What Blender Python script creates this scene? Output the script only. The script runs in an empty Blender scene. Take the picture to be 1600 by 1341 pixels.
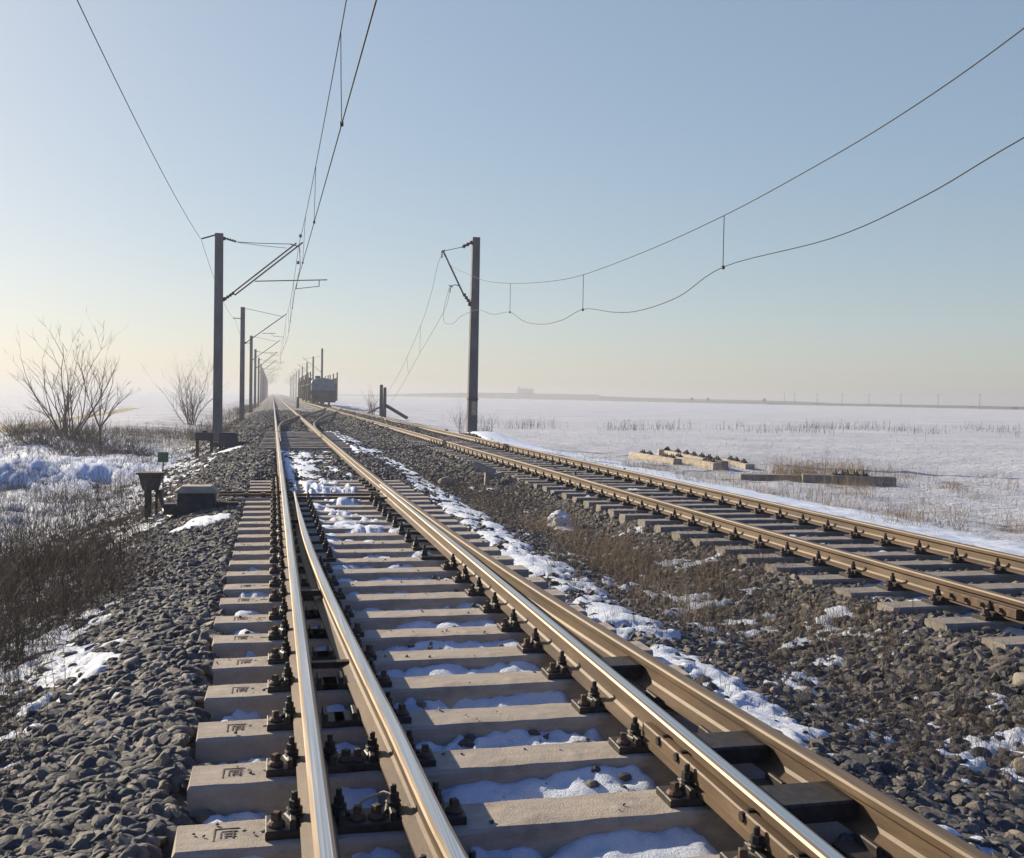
import bpy, math, random
import numpy as np
from mathutils import Vector, Matrix

# ------------------------------------------------------------------ camera, sky, sun, exposure
C = bpy.context.scene
COL = C.collection
R = math.radians
cam = bpy.data.cameras.new("camera")
cam.sensor_fit = 'HORIZONTAL'; cam.sensor_width = 36.0; cam.lens = 36.0
cam.clip_start = 0.05; cam.clip_end = 20000
camo = bpy.data.objects.new("camera", cam); COL.objects.link(camo)
ROT = Matrix(((0.97362, -0.01023, -0.227945), (-0.22748, 0.034365, -0.973176), (0.017789, 0.999357, 0.031132)))
camo.matrix_world = Matrix.Translation((0, 0, 1.55)) @ ROT.to_4x4()
C.camera = camo

SUN_AZ, SUN_EL = 37.0, 22.5          # degrees to the left of the track direction (+Y), height above horizon
sv = Vector((-math.sin(R(SUN_AZ)) * math.cos(R(SUN_EL)), math.cos(R(SUN_AZ)) * math.cos(R(SUN_EL)), math.sin(R(SUN_EL))))
w = bpy.data.worlds.new("World"); C.world = w; w.use_nodes = True
nt = w.node_tree; bg = nt.nodes["Background"]
sky = nt.nodes.new("ShaderNodeTexSky"); sky.sky_type = 'NISHITA'
sky.sun_disc = False; sky.sun_elevation = R(SUN_EL); sky.sun_rotation = R(-SUN_AZ)
sky.altitude = 0; sky.air_density = 0.98; sky.dust_density = 0.73; sky.ozone_density = 2.9
gam = nt.nodes.new("ShaderNodeGamma"); gam.inputs[1].default_value = 0.48          # flattens the sky's contrast and the glow near the sun
hsv = nt.nodes.new("ShaderNodeHueSaturation"); hsv.inputs["Saturation"].default_value = 1.26
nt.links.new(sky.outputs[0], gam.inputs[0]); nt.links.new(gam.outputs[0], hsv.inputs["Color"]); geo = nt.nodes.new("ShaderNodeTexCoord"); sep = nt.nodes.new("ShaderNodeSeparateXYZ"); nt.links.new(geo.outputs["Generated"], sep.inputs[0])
zr = nt.nodes.new("ShaderNodeValToRGB"); zr.color_ramp.elements[0].position = .76; zr.color_ramp.elements[0].color = (1, 1, 1, 1)      # unseen zenith tinted deeper blue, added so shaded snow turns bluer
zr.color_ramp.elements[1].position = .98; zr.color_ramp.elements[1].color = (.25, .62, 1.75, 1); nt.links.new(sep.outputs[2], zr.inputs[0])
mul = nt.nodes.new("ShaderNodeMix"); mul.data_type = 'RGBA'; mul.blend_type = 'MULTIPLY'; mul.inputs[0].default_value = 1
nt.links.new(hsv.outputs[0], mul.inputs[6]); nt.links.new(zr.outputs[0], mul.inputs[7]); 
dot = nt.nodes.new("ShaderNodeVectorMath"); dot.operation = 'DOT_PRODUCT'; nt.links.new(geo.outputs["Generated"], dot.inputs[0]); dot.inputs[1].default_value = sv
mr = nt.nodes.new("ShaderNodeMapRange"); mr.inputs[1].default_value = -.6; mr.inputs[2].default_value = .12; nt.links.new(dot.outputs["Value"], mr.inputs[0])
ar = nt.nodes.new("ShaderNodeValToRGB"); ar.color_ramp.elements[0].color = (.30, .54, 1.30, 1); ar.color_ramp.elements[1].color = (1, 1, 1, 1); nt.links.new(mr.outputs[0], ar.inputs[0])   # unseen sky opposite the sun tinted blue, added to darken and cool shade
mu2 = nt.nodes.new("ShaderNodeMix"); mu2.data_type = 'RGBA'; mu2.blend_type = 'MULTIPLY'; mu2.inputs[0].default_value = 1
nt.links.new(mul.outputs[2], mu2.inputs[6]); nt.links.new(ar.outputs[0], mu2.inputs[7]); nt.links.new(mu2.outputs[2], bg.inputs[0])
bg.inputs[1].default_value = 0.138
sl = bpy.data.lights.new("sun", 'SUN'); sl.energy = 4.8; sl.angle = R(0.6); sl.color = (1.0, 0.87, 0.68)
so = bpy.data.objects.new("sun", sl); COL.objects.link(so)
so.rotation_euler = (-sv).to_track_quat('-Z', 'Y').to_euler()
C.view_settings.view_transform = 'Standard'; C.view_settings.look = 'None'
C.view_settings.exposure = 1.0; C.view_settings.gamma = 1.0
C.cycles.max_bounces = 6; C.cycles.volume_bounces = 0
C.cycles.use_denoising = True

rng = np.random.default_rng(11); random.seed(5)

# ------------------------------------------------------------------ helpers
def link(o, parent=None, label=None, cat=None, group=None, kind=None):
    if o.name not in COL.objects: COL.objects.link(o)
    if parent is not None: o.parent = parent
    if label: o["label"] = label
    if cat: o["category"] = cat
    if group: o["group"] = group
    if kind: o["kind"] = kind
    return o

def empty(name, loc, label, cat, group=None, rz=0.0):
    o = bpy.data.objects.new(name, None); o.location = loc; o.rotation_euler = (0, 0, rz)
    o.empty_display_size = 0.2
    return link(o, None, label, cat, group)

def copy_tree(o, parent=None):
    c = o.copy(); COL.objects.link(c); c.parent = parent
    for ch in list(o.children): copy_tree(ch, c)
    return c

def np_mesh(name, V, F, mats, smooth=False, midx=None):
    """V (n,3) array, F (m,k) index array with constant k"""
    V = np.asarray(V, np.float32); F = np.asarray(F, np.int32)
    me = bpy.data.meshes.new(name); k = F.shape[1]
    me.vertices.add(len(V)); me.vertices.foreach_set("co", V.ravel())
    me.loops.add(F.size); me.loops.foreach_set("vertex_index", F.ravel())
    me.polygons.add(len(F))
    me.polygons.foreach_set("loop_start", np.arange(0, F.size, k, dtype=np.int32))
    me.polygons.foreach_set("loop_total", np.full(len(F), k, np.int32))
    if midx is not None: me.polygons.foreach_set("material_index", np.asarray(midx, np.int32))
    me.polygons.foreach_set("use_smooth", np.full(len(F), smooth, bool))
    for m in (mats if isinstance(mats, (list, tuple)) else [mats]): me.materials.append(m)
    me.update(calc_edges=True); me.validate()
    return me

def mobj(name, me, parent=None, loc=None, **kw):
    o = bpy.data.objects.new(name, me)
    if loc is not None: o.location = loc
    return link(o, parent, **kw)

class MB:
    """collects boxes, prisms, tubes into one mesh"""
    def __init__(s): s.v = []; s.f = []; s.m = []
    def add(s, V, F, m=0):
        b = len(s.v); s.v += [tuple(p) for p in V]; s.f += [tuple(i + b for i in f) for f in F]; s.m += [m] * len(F)
    def box(s, x0, x1, y0, y1, z0, z1, c=0.0, m=0, top=None):
        # chamfered box: c cuts the upper edges; top=(dx,dy) shrinks the top
        dx, dy = top or (0, 0)
        rings = [[(x0, y0, z0), (x1, y0, z0), (x1, y1, z0), (x0, y1, z0)]]
        X0, X1, Y0, Y1 = x0 + dx, x1 - dx, y0 + dy, y1 - dy
        if c > 0:
            rings.append([(X0, Y0, z1 - c), (X1, Y0, z1 - c), (X1, Y1, z1 - c), (X0, Y1, z1 - c)])
            rings.append([(X0 + c, Y0 + c, z1), (X1 - c, Y0 + c, z1), (X1 - c, Y1 - c, z1), (X0 + c, Y1 - c, z1)])
        else:
            rings.append([(X0, Y0, z1), (X1, Y0, z1), (X1, Y1, z1), (X0, Y1, z1)])
        V = [p for r in rings for p in r]; F = [(3, 2, 1, 0)]
        for k in range(len(rings) - 1):
            a = 4 * k
            for i in range(4): F.append((a + i, a + (i + 1) % 4, a + 4 + (i + 1) % 4, a + 4 + i))
        a = 4 * (len(rings) - 1); F.append((a, a + 1, a + 2, a + 3)); s.add(V, F, m); return s
    def obox(s, p, q, w, h, up=(0, 0, 1), m=0):
        p = Vector(p); q = Vector(q); d = (q - p).normalized(); u = Vector(up)
        r = d.cross(u); r = r.normalized() if r.length > 1e-4 else Vector((1, 0, 0)); u = r.cross(d).normalized()
        V = []
        for c in (p, q):
            for a, b in ((-1, -1), (1, -1), (1, 1), (-1, 1)): V.append(c + r * (a * w / 2) + u * (b * h / 2))
        s.add(V, [(3, 2, 1, 0), (4, 5, 6, 7)] + [(i, (i + 1) % 4, 4 + (i + 1) % 4, 4 + i) for i in range(4)], m); return s
    def tube(s, P, r, n=8, m=0, cap=True):
        P = [Vector(p) for p in P]; rr = r if isinstance(r, (list, tuple)) else [r] * len(P)
        V = []; F = []; ref = None
        for i, p in enumerate(P):
            d = (P[min(i + 1, len(P) - 1)] - P[max(i - 1, 0)]).normalized()
            if ref is None: ref = Vector((0, 0, 1)) if abs(d.z) < .9 else Vector((1, 0, 0))
            a = d.cross(ref).normalized(); b = a.cross(d).normalized(); ref = b
            for k in range(n):
                t = 2 * math.pi * k / n; V.append(p + (a * math.cos(t) + b * math.sin(t)) * rr[i])
        for i in range(len(P) - 1):
            for k in range(n): F.append((i * n + k, i * n + (k + 1) % n, (i + 1) * n + (k + 1) % n, (i + 1) * n + k))
        if cap: F += [tuple(range(n))[::-1], tuple(range((len(P) - 1) * n, len(P) * n))]
        s.add(V, F, m); return s
    def lathe(s, c, prof, n=12, m=0):
        V = []; F = []
        for (r, z) in prof:
            for k in range(n):
                t = 2 * math.pi * k / n; V.append((c[0] + r * math.cos(t), c[1] + r * math.sin(t), c[2] + z))
        for i in range(len(prof) - 1):
            for k in range(n): F.append((i * n + k, i * n + (k + 1) % n, (i + 1) * n + (k + 1) % n, (i + 1) * n + k))
        F += [tuple(range(n))[::-1], tuple(range((len(prof) - 1) * n, len(prof) * n))]
        s.add(V, F, m); return s
    def mesh(s, name, mats, smooth=False):
        me = bpy.data.meshes.new(name); me.from_pydata(s.v, [], s.f)
        for mm in (mats if isinstance(mats, (list, tuple)) else [mats]): me.materials.append(mm)
        me.polygons.foreach_set("material_index", s.m)
        me.polygons.foreach_set("use_smooth", [smooth] * len(s.f)); me.update(); return me
    def build(s, name, mats, parent=None, loc=None, smooth=False, **kw):
        return mobj(name, s.mesh(name, mats, smooth), parent, loc, **kw)

def _h(ix, iy, s):
    n = (ix * 374761393 + iy * 668265263 + s * 974634777) & 0x7fffffff
    n = ((n ^ (n >> 13)) * 1274126177) & 0x7fffffff
    return ((n ^ (n >> 16)) & 0xffff) / 65535.0
def vnoise(x, y, s=0):
    ix = np.floor(x).astype(np.int64); iy = np.floor(y).astype(np.int64); fx = x - ix; fy = y - iy
    fx = fx * fx * (3 - 2 * fx); fy = fy * fy * (3 - 2 * fy)
    return (_h(ix, iy, s) * (1 - fx) + _h(ix + 1, iy, s) * fx) * (1 - fy) + (_h(ix, iy + 1, s) * (1 - fx) + _h(ix + 1, iy + 1, s) * fx) * fy
def fbm(x, y, sc, oct=4, s=0):
    t = 0; a = 1; n = 0; x = x / sc; y = y / sc
    for o in range(oct): t = t + a * (vnoise(x, y, s + o) * 2 - 1); n += a; a *= .5; x = x * 2.03 + 7.1; y = y * 2.03 + 3.7
    return t / n
def sstep(a, b, x): t = np.clip((x - a) / (b - a), 0, 1); return t * t * (3 - 2 * t)
def ordinal(i):
    return ["first","second","third","fourth","fifth","sixth","seventh","eighth","ninth","tenth","eleventh","twelfth","thirteenth","fourteenth","fifteenth",
     "sixteenth","seventeenth","eighteenth","nineteenth"][i] if i < 19 else ["twentieth","thirtieth","fortieth","fiftieth"][(i - 19) // 10] if (i - 19) % 10 == 0 else \
     ["twenty","thirty","forty","fifty"][(i - 19) // 10] + "-" + ordinal((i - 19) % 10 - 1)

# ------------------------------------------------------------------ materials
class NB:
    def __init__(s, name):
        s.m = bpy.data.materials.new(name); s.m.use_nodes = True; s.t = s.m.node_tree; s.b = s.t.nodes["Principled BSDF"]
        s.co = s.t.nodes.new("ShaderNodeTexCoord"); s.geo = None
    def n(s, typ, **kw):
        x = s.t.nodes.new(typ)
        for k, v in kw.items(): setattr(x, k, v)
        return x
    def l(s, a, b): s.t.links.new(a, b)
    def noise(s, scale, det=4, rough=.55, vec=None, stretch=None):
        x = s.n("ShaderNodeTexNoise"); x.inputs["Scale"].default_value = scale; x.inputs["Detail"].default_value = det; x.inputs["Roughness"].default_value = rough
        v = vec or s.co.outputs["Object"]
        if stretch:
            mp = s.n("ShaderNodeMapping"); mp.inputs["Scale"].default_value = stretch; s.l(v, mp.inputs[0]); v = mp.outputs[0]
        s.l(v, x.inputs["Vector"]); return x.outputs["Fac"]
    def ramp(s, fac, stops):
        r = s.n("ShaderNodeValToRGB"); e = r.color_ramp.elements
        while len(e) < len(stops): e.new(0.5)
        for k, (p, c) in enumerate(stops): e[k].position = p; e[k].color = (*c, 1) if len(c) == 3 else c
        s.l(fac, r.inputs[0]); return r.outputs[0]
    def mix(s, f, a, b):
        x = s.n("ShaderNodeMix", data_type='RGBA')
        for v, i in ((f, 0), (a, 6), (b, 7)):
            if isinstance(v, (int, float)): x.inputs[i].default_value = v
            elif isinstance(v, tuple): x.inputs[i].default_value = (*v, 1)
            else: s.l(v, x.inputs[i])
        return x.outputs[2]
    def math(s, op, a, b=None):
        x = s.n("ShaderNodeMath", operation=op)
        for i, v in enumerate((a, b)):
            if v is None: continue
            if isinstance(v, (int, float)): x.inputs[i].default_value = v
            else: s.l(v, x.inputs[i])
        return x.outputs[0]
    def bump(s, h, st=.3, dist=.02):
        b = s.n("ShaderNodeBump"); b.inputs["Strength"].default_value = st; b.inputs["Distance"].default_value = dist
        s.l(h, b.inputs["Height"]); s.l(b.outputs[0], s.b.inputs["Normal"])
    def col(s, c):
        if isinstance(c, tuple): s.b.inputs["Base Color"].default_value = (*c, 1)
        else: s.l(c, s.b.inputs["Base Color"])
    def set(s, rough=.8, metal=0., spec=.3):
        s.b.inputs["Roughness"].default_value = rough; s.b.inputs["Metallic"].default_value = metal; s.b.inputs["Specular IOR Level"].default_value = spec

def simple(name, c1, c2, sc=8, rough=.8, metal=0., bump=.2, bd=.01, spec=.3, det=5, stretch=None):
    k = NB(name); f = k.noise(sc, det, .6, stretch=stretch); k.col(k.ramp(f, [(.3, c1), (.7, c2)])); k.set(rough, metal, spec)
    if bump: k.bump(k.noise(sc * 3, 4, .6, stretch=stretch), bump, bd)
    return k.m

def mat_snow():
    k = NB("snow"); f = k.noise(3, 5, .6); c = k.ramp(f, [(.3, (.58, .64, .72)), (.7, (.72, .76, .81))])
    d = k.ramp(k.noise(22, 6, .75), [(.60, (0, 0, 0)), (.70, (1, 1, 1))]); k.col(k.mix(k.math('MULTIPLY', d, .55), c, (.22, .19, .16))); k.set(.55, 0, .3)
    k.bump(k.math('ADD', k.noise(26, 6, .75), k.math('MULTIPLY', k.noise(140, 3, .7), .5)), .9, .03); return k.m
def mat_stone():
    k = NB("ballast_stone"); a = k.n("ShaderNodeAttribute"); a.attribute_name = "tint"
    c = k.ramp(a.outputs["Fac"], [(0, (.035, .035, .038)), (.35, (.066, .062, .058)), (.6, (.125, .108, .087)), (.82, (.22, .178, .125)), (1, (.36, .33, .29))])
    f = k.noise(25, 5, .65); k.col(k.mix(k.math('MULTIPLY', f, .5), c, (.07, .062, .055))); k.set(.75, 0, .35); k.bump(k.noise(55, 6, .7), .8, .008); return k.m
def mat_concrete(name, a, b, c):
    k = NB(name); oi = k.n("ShaderNodeObjectInfo")
    f = k.noise(5, 6, .65, stretch=(1, 3, 3)); base = k.ramp(f, [(.25, a), (.6, b), (.8, c)])
    sp = k.ramp(k.noise(90, 3, .6), [(.55, (0, 0, 0)), (.72, (1, 1, 1))]); base = k.mix(k.math('MULTIPLY', sp, .35), base, (.14, .12, .10))
    st = k.ramp(k.noise(1.7, 4, .6, stretch=(1, 1, 5)), [(.5, (0, 0, 0)), (.7, (1, 1, 1))]); base = k.mix(k.math('MULTIPLY', st, .55), base, (.16, .12, .085))
    bl = k.ramp(k.noise(4.5, 5, .7), [(.52, (0, 0, 0)), (.66, (1, 1, 1))]); base = k.mix(k.math('MULTIPLY', bl, .38), base, (.12, .10, .085))
    lt = k.ramp(k.noise(2.6, 4, .7, stretch=(1, 2, 2)), [(.58, (0, 0, 0)), (.7, (1, 1, 1))]); base = k.mix(k.math('MULTIPLY', lt, .35), base, (.52, .48, .42))
    base = k.mix(k.math('MULTIPLY', oi.outputs["Random"], .22), base, (.24, .21, .18))
    k.col(base); k.set(.85, 0, .25); k.bump(k.math('ADD', k.noise(120, 4, .7), k.noise(14, 5, .65)), .6, .009); return k.m
def mat_rust():
    k = NB("rusty_rail_side"); f = k.noise(5, 7, .7, stretch=(1, .22, 1.6)); c = k.ramp(f, [(.3, (.035, .022, .013)), (.48, (.078, .048, .024)), (.62, (.12, .077, .040)), (.78, (.19, .132, .073))])
    g = k.ramp(k.noise(40, 4, .7, stretch=(1, .3, 1)), [(.5, (0, 0, 0)), (.75, (1, 1, 1))]); k.col(k.mix(k.math('MULTIPLY', g, .5), c, (.10, .06, .035)))
    k.set(.62, .15, .5); k.bump(k.noise(70, 4, .65, stretch=(1, .5, 1)), .25, .004); return k.m
def mat_polish():
    k = NB("polished_rail_head"); f = k.noise(9, 5, .6, stretch=(14, .05, 1)); k.col(k.ramp(f, [(.3, (.52, .47, .41)), (.6, (.76, .74, .71)), (.8, (.84, .82, .79))]))
    k.set(.3, 1., .5); r = k.ramp(k.noise(12, 5, .6, stretch=(10, .06, 1)), [(.3, (.48,) * 3), (.7, (.26,) * 3)]); k.l(r, k.b.inputs["Roughness"]); return k.m
def mat_ground():
    k = NB("ground_cover"); a = k.n("ShaderNodeAttribute"); a.attribute_name = "snow"; g = k.n("ShaderNodeAttribute"); g.attribute_name = "gravel"
    soil = k.ramp(k.noise(3.5, 6, .7), [(.3, (.055, .045, .035)), (.55, (.13, .10, .07)), (.75, (.22, .17, .11))])
    grav = k.ramp(k.noise(22, 5, .7), [(.3, (.03, .03, .032)), (.6, (.075, .073, .072)), (.8, (.14, .13, .12))])
    low = k.mix(g.outputs["Fac"], soil, grav)
    n1 = k.noise(.6, 6, .7); n2 = k.noise(5, 5, .7, stretch=(.35, 1, 1)); nn = k.math('ADD', k.math('MULTIPLY', n1, .5), k.math('MULTIPLY', n2, .5))
    cov = k.math('ADD', a.outputs["Fac"], k.math('MULTIPLY', k.math('SUBTRACT', nn, .5), 1.7))
    fac = k.ramp(cov, [(.42, (0, 0, 0)), (.56, (1, 1, 1))])
    sn = k.ramp(k.noise(.08, 6, .65, stretch=(1, 2.4, 1)), [(.3, (.42, .435, .465)), (.7, (.58, .59, .615))])
    # stubble specks and thin straw showing through the crust of snow
    sp = k.ramp(k.noise(2.6, 7, .8, stretch=(.5, 1.4, 1)), [(.57, (0, 0, 0)), (.66, (1, 1, 1))]); sn = k.mix(k.math('MULTIPLY', sp, .6), sn, (.25, .21, .165))
    k.col(k.mix(fac, low, sn)); k.set(.7, 0, .25)
    k.bump(k.math('ADD', k.noise(2.2, 6, .7, stretch=(.6, 1, 1)), k.math('MULTIPLY', k.noise(14, 4, .65), .3)), 1.0, .34); return k.m

SNOW = mat_snow(); STONE = mat_stone(); RUST = mat_rust(); POL = mat_polish(); GROUND = mat_ground()
SHOULD = simple('worn_rail_shoulder', (.15, .105, .065), (.33, .26, .185), 9, .5, .6, .15, .002, .5, stretch=(6, .1, 1))
DULL = simple('dull_rail_head', (.075, .05, .03), (.155, .112, .07), 9, .6, .15, .15, .002, .4, stretch=(6, .1, 1))
CONC = mat_concrete("sleeper_concrete", (.26, .22, .175), (.385, .325, .25), (.46, .40, .315))
CONC2 = mat_concrete("old_concrete", (.15, .135, .115), (.24, .215, .18), (.32, .29, .245))
POLEC = simple("pole_concrete", (.075, .07, .065), (.155, .145, .135), 3, .85, bump=.3, stretch=(1, 1, .3))
IRON = simple("dark_iron", (.016, .014, .013), (.05, .042, .036), 25, .55, .3, .3, .004)
IRON2 = simple("rusty_iron", (.05, .035, .025), (.14, .085, .05), 18, .7, .2, .3, .004)
GALV = simple("galvanised_tube", (.08, .085, .09), (.15, .155, .16), 6, .5, .6, .1)
WIRE = simple("wire_metal", (.02, .02, .022), (.04, .038, .036), 4, .7, 0, 0, spec=.2)
CERAM = simple("insulator_glaze", (.04, .022, .016), (.07, .04, .03), 6, .25, 0, 0, spec=.6)
BLACK = simple("black_paint", (.018, .019, .021), (.045, .045, .047), 9, .5, 0, .15, .003)
LID = simple("sunlit_lid_worn_patch", (.22, .17, .11), (.40, .33, .23), 7, .7, 0, .2, .004)  # lid's sunlit top is put into this pale colour; also the worn pole patch
BARK = simple("twig_bark", (.065, .048, .036), (.15, .11, .08), 7, .85, 0, 0)
STRAW = simple("dry_straw", (.12, .085, .05), (.36, .27, .16), 1.7, .8, 0, 0)
WEED = simple("dead_weed", (.035, .027, .02), (.12, .088, .058), 1.7, .85, 0, 0)
MARK = simple("stamp_ink", (.07, .055, .045), (.16, .125, .095), 60, .85, 0, 0)
GREENP = simple("sign_green", (.05, .085, .05), (.09, .13, .075), 6, .6, 0, 0)
WAGP = simple("wagon_grey_blue", (.10, .12, .15), (.19, .215, .25), 2.2, .6, 0, .1)
WAGD = simple("wagon_dark", (.03, .032, .036), (.065, .065, .068), 3, .7, 0, .1)
WAGO = simple("wagon_ochre", (.22, .16, .08), (.32, .24, .13), 2, .7, 0, .1)
ASPH = simple("far_soil", (.05, .05, .045), (.10, .095, .08), .1, .9, 0, 0)
PLAST = simple("far_plaster", (.38, .38, .37), (.5, .5, .48), .4, .9, 0, 0)
VANP = simple("dark_van_paint", (.03, .03, .035), (.06, .06, .07), 2, .4, 0, 0)
DIRT = simple("rutted_dirt", (.17, .125, .07), (.34, .27, .16), 1.2, .9, 0, .5, .05)

# ------------------------------------------------------------------ track geometry in plan
RT = .18                                   # top of rail; the sleeper tops are z = 0
def spl(xs, ys):
    xs = np.array(xs, float); ys = np.array(ys, float); d = np.gradient(ys, xs)
    def f(y):
        y = np.asarray(y, float); i = np.clip(np.searchsorted(xs, y) - 1, 0, len(xs) - 2); h = xs[i + 1] - xs[i]
        t = np.clip((y - xs[i]) / h, 0, 1); t2 = t * t; t3 = t2 * t
        return (2*t3-3*t2+1)*ys[i] + (t3-2*t2+t)*h*d[i] + (-2*t3+3*t2)*ys[i+1] + (t3-t2)*h*d[i+1]
    return f
X1 = lambda y: np.full_like(np.asarray(y, float), .17)
X2 = spl([-3, 0, 2, 3, 4.2, 5.5, 7.5, 9.5, 12, 14.6], [1.06, .80, .63, .55, .505, .45, .38, .335, .318, .315])
X4 = spl([-3, 0, 2, 3, 4.2, 5.4, 7, 9.3, 12.5, 15.6, 19, 30], [2.58, 2.32, 2.165, 2.095, 2.02, 1.955, 1.875, 1.80, 1.745, 1.71, 1.69, 1.67])
X3 = spl([-3, 9, 12.5, 16], [1.67, 1.67, 1.66, 1.648])
XCL = spl([30, 36, 39, 44, 49, 55, 61.6, 72, 82, 94, 104, 114], [.245, .245, .25, .285, .42, .80, 1.32, 2.36, 3.36, 4.45, 5.02, 5.17])
XCR = lambda y: XCL(y) + 1.5 - .075 * (1 - sstep(36, 50, np.asarray(y, float)))
T2A, T2B = 5.17, 6.67

# ------------------------------------------------------------------ terrain
GX = [-400, -40, -16, -11, -8.5, -6, -4.2, -3, -2.2, -1.5, -.9, -.45, -.2, .2, 2.2, 2.45, 2.9, 3.5, 4.15, 4.6, 5, 7.1, 7.5, 8.4, 10, 14, 40, 400]
GZ = [-.9, -.85, -.8, -.72, -.62, -.8, -.92, -.78, -.55, -.30, -.13, -.07, -.12, -.15, -.15, -.10, -.17, -.27, -.17, -.055, -.065, -.065, -.06, -.17, -.36, -.42, -.5, -.55]
def base_h(x, y):
    z = np.interp(x, GX, GZ)
    inner = sstep(-.6, -.2, x) * (1 - sstep(2.2, 2.6, x))
    z = z + inner * (.14 * sstep(17.5, 20, y) * (1 - sstep(27.5, 29.5, y)) + .09 * sstep(46, 50, y))
    z = z + sstep(4.5, 4.8, x) * (1 - sstep(7, 7.3, x)) * .085 * sstep(40, 46, y)
    z = z - .10 * np.exp(-((x - 4.35) / .3) ** 2) * np.exp(-((y - 14) / 3.5) ** 2)
    far = sstep(60, 160, y)                 # trough between the tracks fills up with distance
    z = np.where((x > 2.3) & (x < 4.7), z * (1 - far) + (-.1) * far, z)
    off = sstep(1.0, 3.5, -x) + sstep(8, 11, x)
    z = z + off * (.10 * fbm(x, y, 3.1, 4, 3) + .16 * fbm(x, y, 14, 3, 5) * sstep(6, 20, np.abs(x)) + .045 * fbm(x, y, .5, 3, 8) + .09 * fbm(x, y, 1.1, 3, 9) * (1 - sstep(40, 70, y)))
    sd = -.6 * x + .8 * y; z = z + (.34 + .2 * fbm(x, y, 1.6, 3, 14)) * sstep(24.2, 26.6, sd + .9 * fbm(x, y, 2.2, 2, 15)) * (1 - sstep(28, 37, sd)) * sstep(-10.5, -8, x) * (1 - sstep(-4.6, -3.0, x))
    # bank under the bushes that throws the bluish shade
    z = z + .45 * np.exp(-(((x + 8.6) / 2.6) ** 2 + ((y - 44) / 7) ** 2)) 
    z = z + .30 * np.exp(-(((x - 8.1) / 1.1) ** 2 + ((y - 38) / 2.2) ** 2))
    return z
def ballast_mask(x):
    return sstep(-2.4, -1.7, x) * (1 - sstep(7.3, 8.0, x))
def lump(x, y): return .022 * fbm(x, y, .35, 3, 21) * ballast_mask(x)

def ground_mesh():
    def axis(n, lo, hi, s):                 # sinh-spaced axis
        a = np.arcsinh(lo / s); b = np.arcsinh(hi / s); return s * np.sinh(np.linspace(a, b, n))
    xs = axis(520, -3000, 3000, 2.2) + 1.5; ys = np.concatenate([np.linspace(-40, 1.5, 30), 1.5 + axis(430, .05, 3300, 4.0)])
    X, Y = np.meshgrid(xs, ys); Z = base_h(X, Y) + lump(X, Y) - .02
    V = np.stack([X, Y, Z], -1).reshape(-1, 3); nx, ny = len(xs), len(ys)
    i = np.arange(nx * ny).reshape(ny, nx); F = np.stack([i[:-1, :-1], i[:-1, 1:], i[1:, 1:], i[1:, :-1]], -1).reshape(-1, 4)
    me = np_mesh("ground", V, F, GROUND, True)
    sn = np.zeros_like(X)
    sn = np.where(X > 7.4, .50 + .40 * sstep(7.2, 8.0, X) - .20 * sstep(7.6, 9, X) * (1 - sstep(15, 24, X)) * (1 - sstep(30, 50, Y)) * (1 + fbm(X, Y, 2.4, 3, 61)), sn)
    left = -X
    sn = np.where(X < -1.2, .18 + .22 * sstep(2.5, 5, left) + .45 * sstep(7, 15, left), sn)
    verge = np.exp(-((X + 6.3) / 3.2) ** 2) * sstep(30, 60, Y); sn = sn - .07 * verge * (X < 0)
    sn = sn + .22 * sstep(30, 50, Y) * sstep(2.6, 3.6, left)
    sn = sn + .45 * np.exp(-(((X + 6.0) / 2.6) ** 2 + ((Y - 29) / 9) ** 2))
    sn = np.where((X > -.4) & (X < 4.5) & (Y > 40), .42, sn); sn = np.where((X > 2.2) & (X < 3.3) & (Y > 18), .45, sn)
    sn = np.where((X > -2.4) & (X < -.4) & (Y > 30), .22, sn)
    sn = np.where((X > 7.3) & (X < 9) & (Y > 60), .25, sn)
    for nm, val in (("snow", sn), ("gravel", ballast_mask(X))):
        at = me.attributes.new(nm, 'FLOAT', 'POINT'); at.data.foreach_set("value", val.ravel().astype(np.float32))
    return me
mobj("ground", ground_mesh(), kind="structure", label="flat snow-covered farmland and railway formation reaching the horizon")

# dirt road at the left edge
def ribbon(name, pts, w, zoff, m, **kw):
    V = []; F = []
    for i, (x, y) in enumerate(pts):
        for s in (-1, -.33, .33, 1):
            xx = x + s * w / 2; yy = y - s * .1; V.append((xx, yy, float(base_h(np.array(xx), np.array(yy))) + zoff - .05 * (abs(s) == 1)))
    n = len(pts)
    for i in range(n - 1):
        for k in range(3): F.append((4*i+k, 4*i+k+1, 4*i+k+5, 4*i+k+4))
    return mobj(name, np_mesh(name, V, F, m, True), **kw)
ribbon("dirt_road", [(-15 - (y - 58) * .03 - max(0, 60 - y) * .55, y) for y in np.linspace(30, 140, 60)], 1.8, .035, DIRT, kind="structure", label="thin yellowish dirt track through the snow at the left edge")

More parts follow.
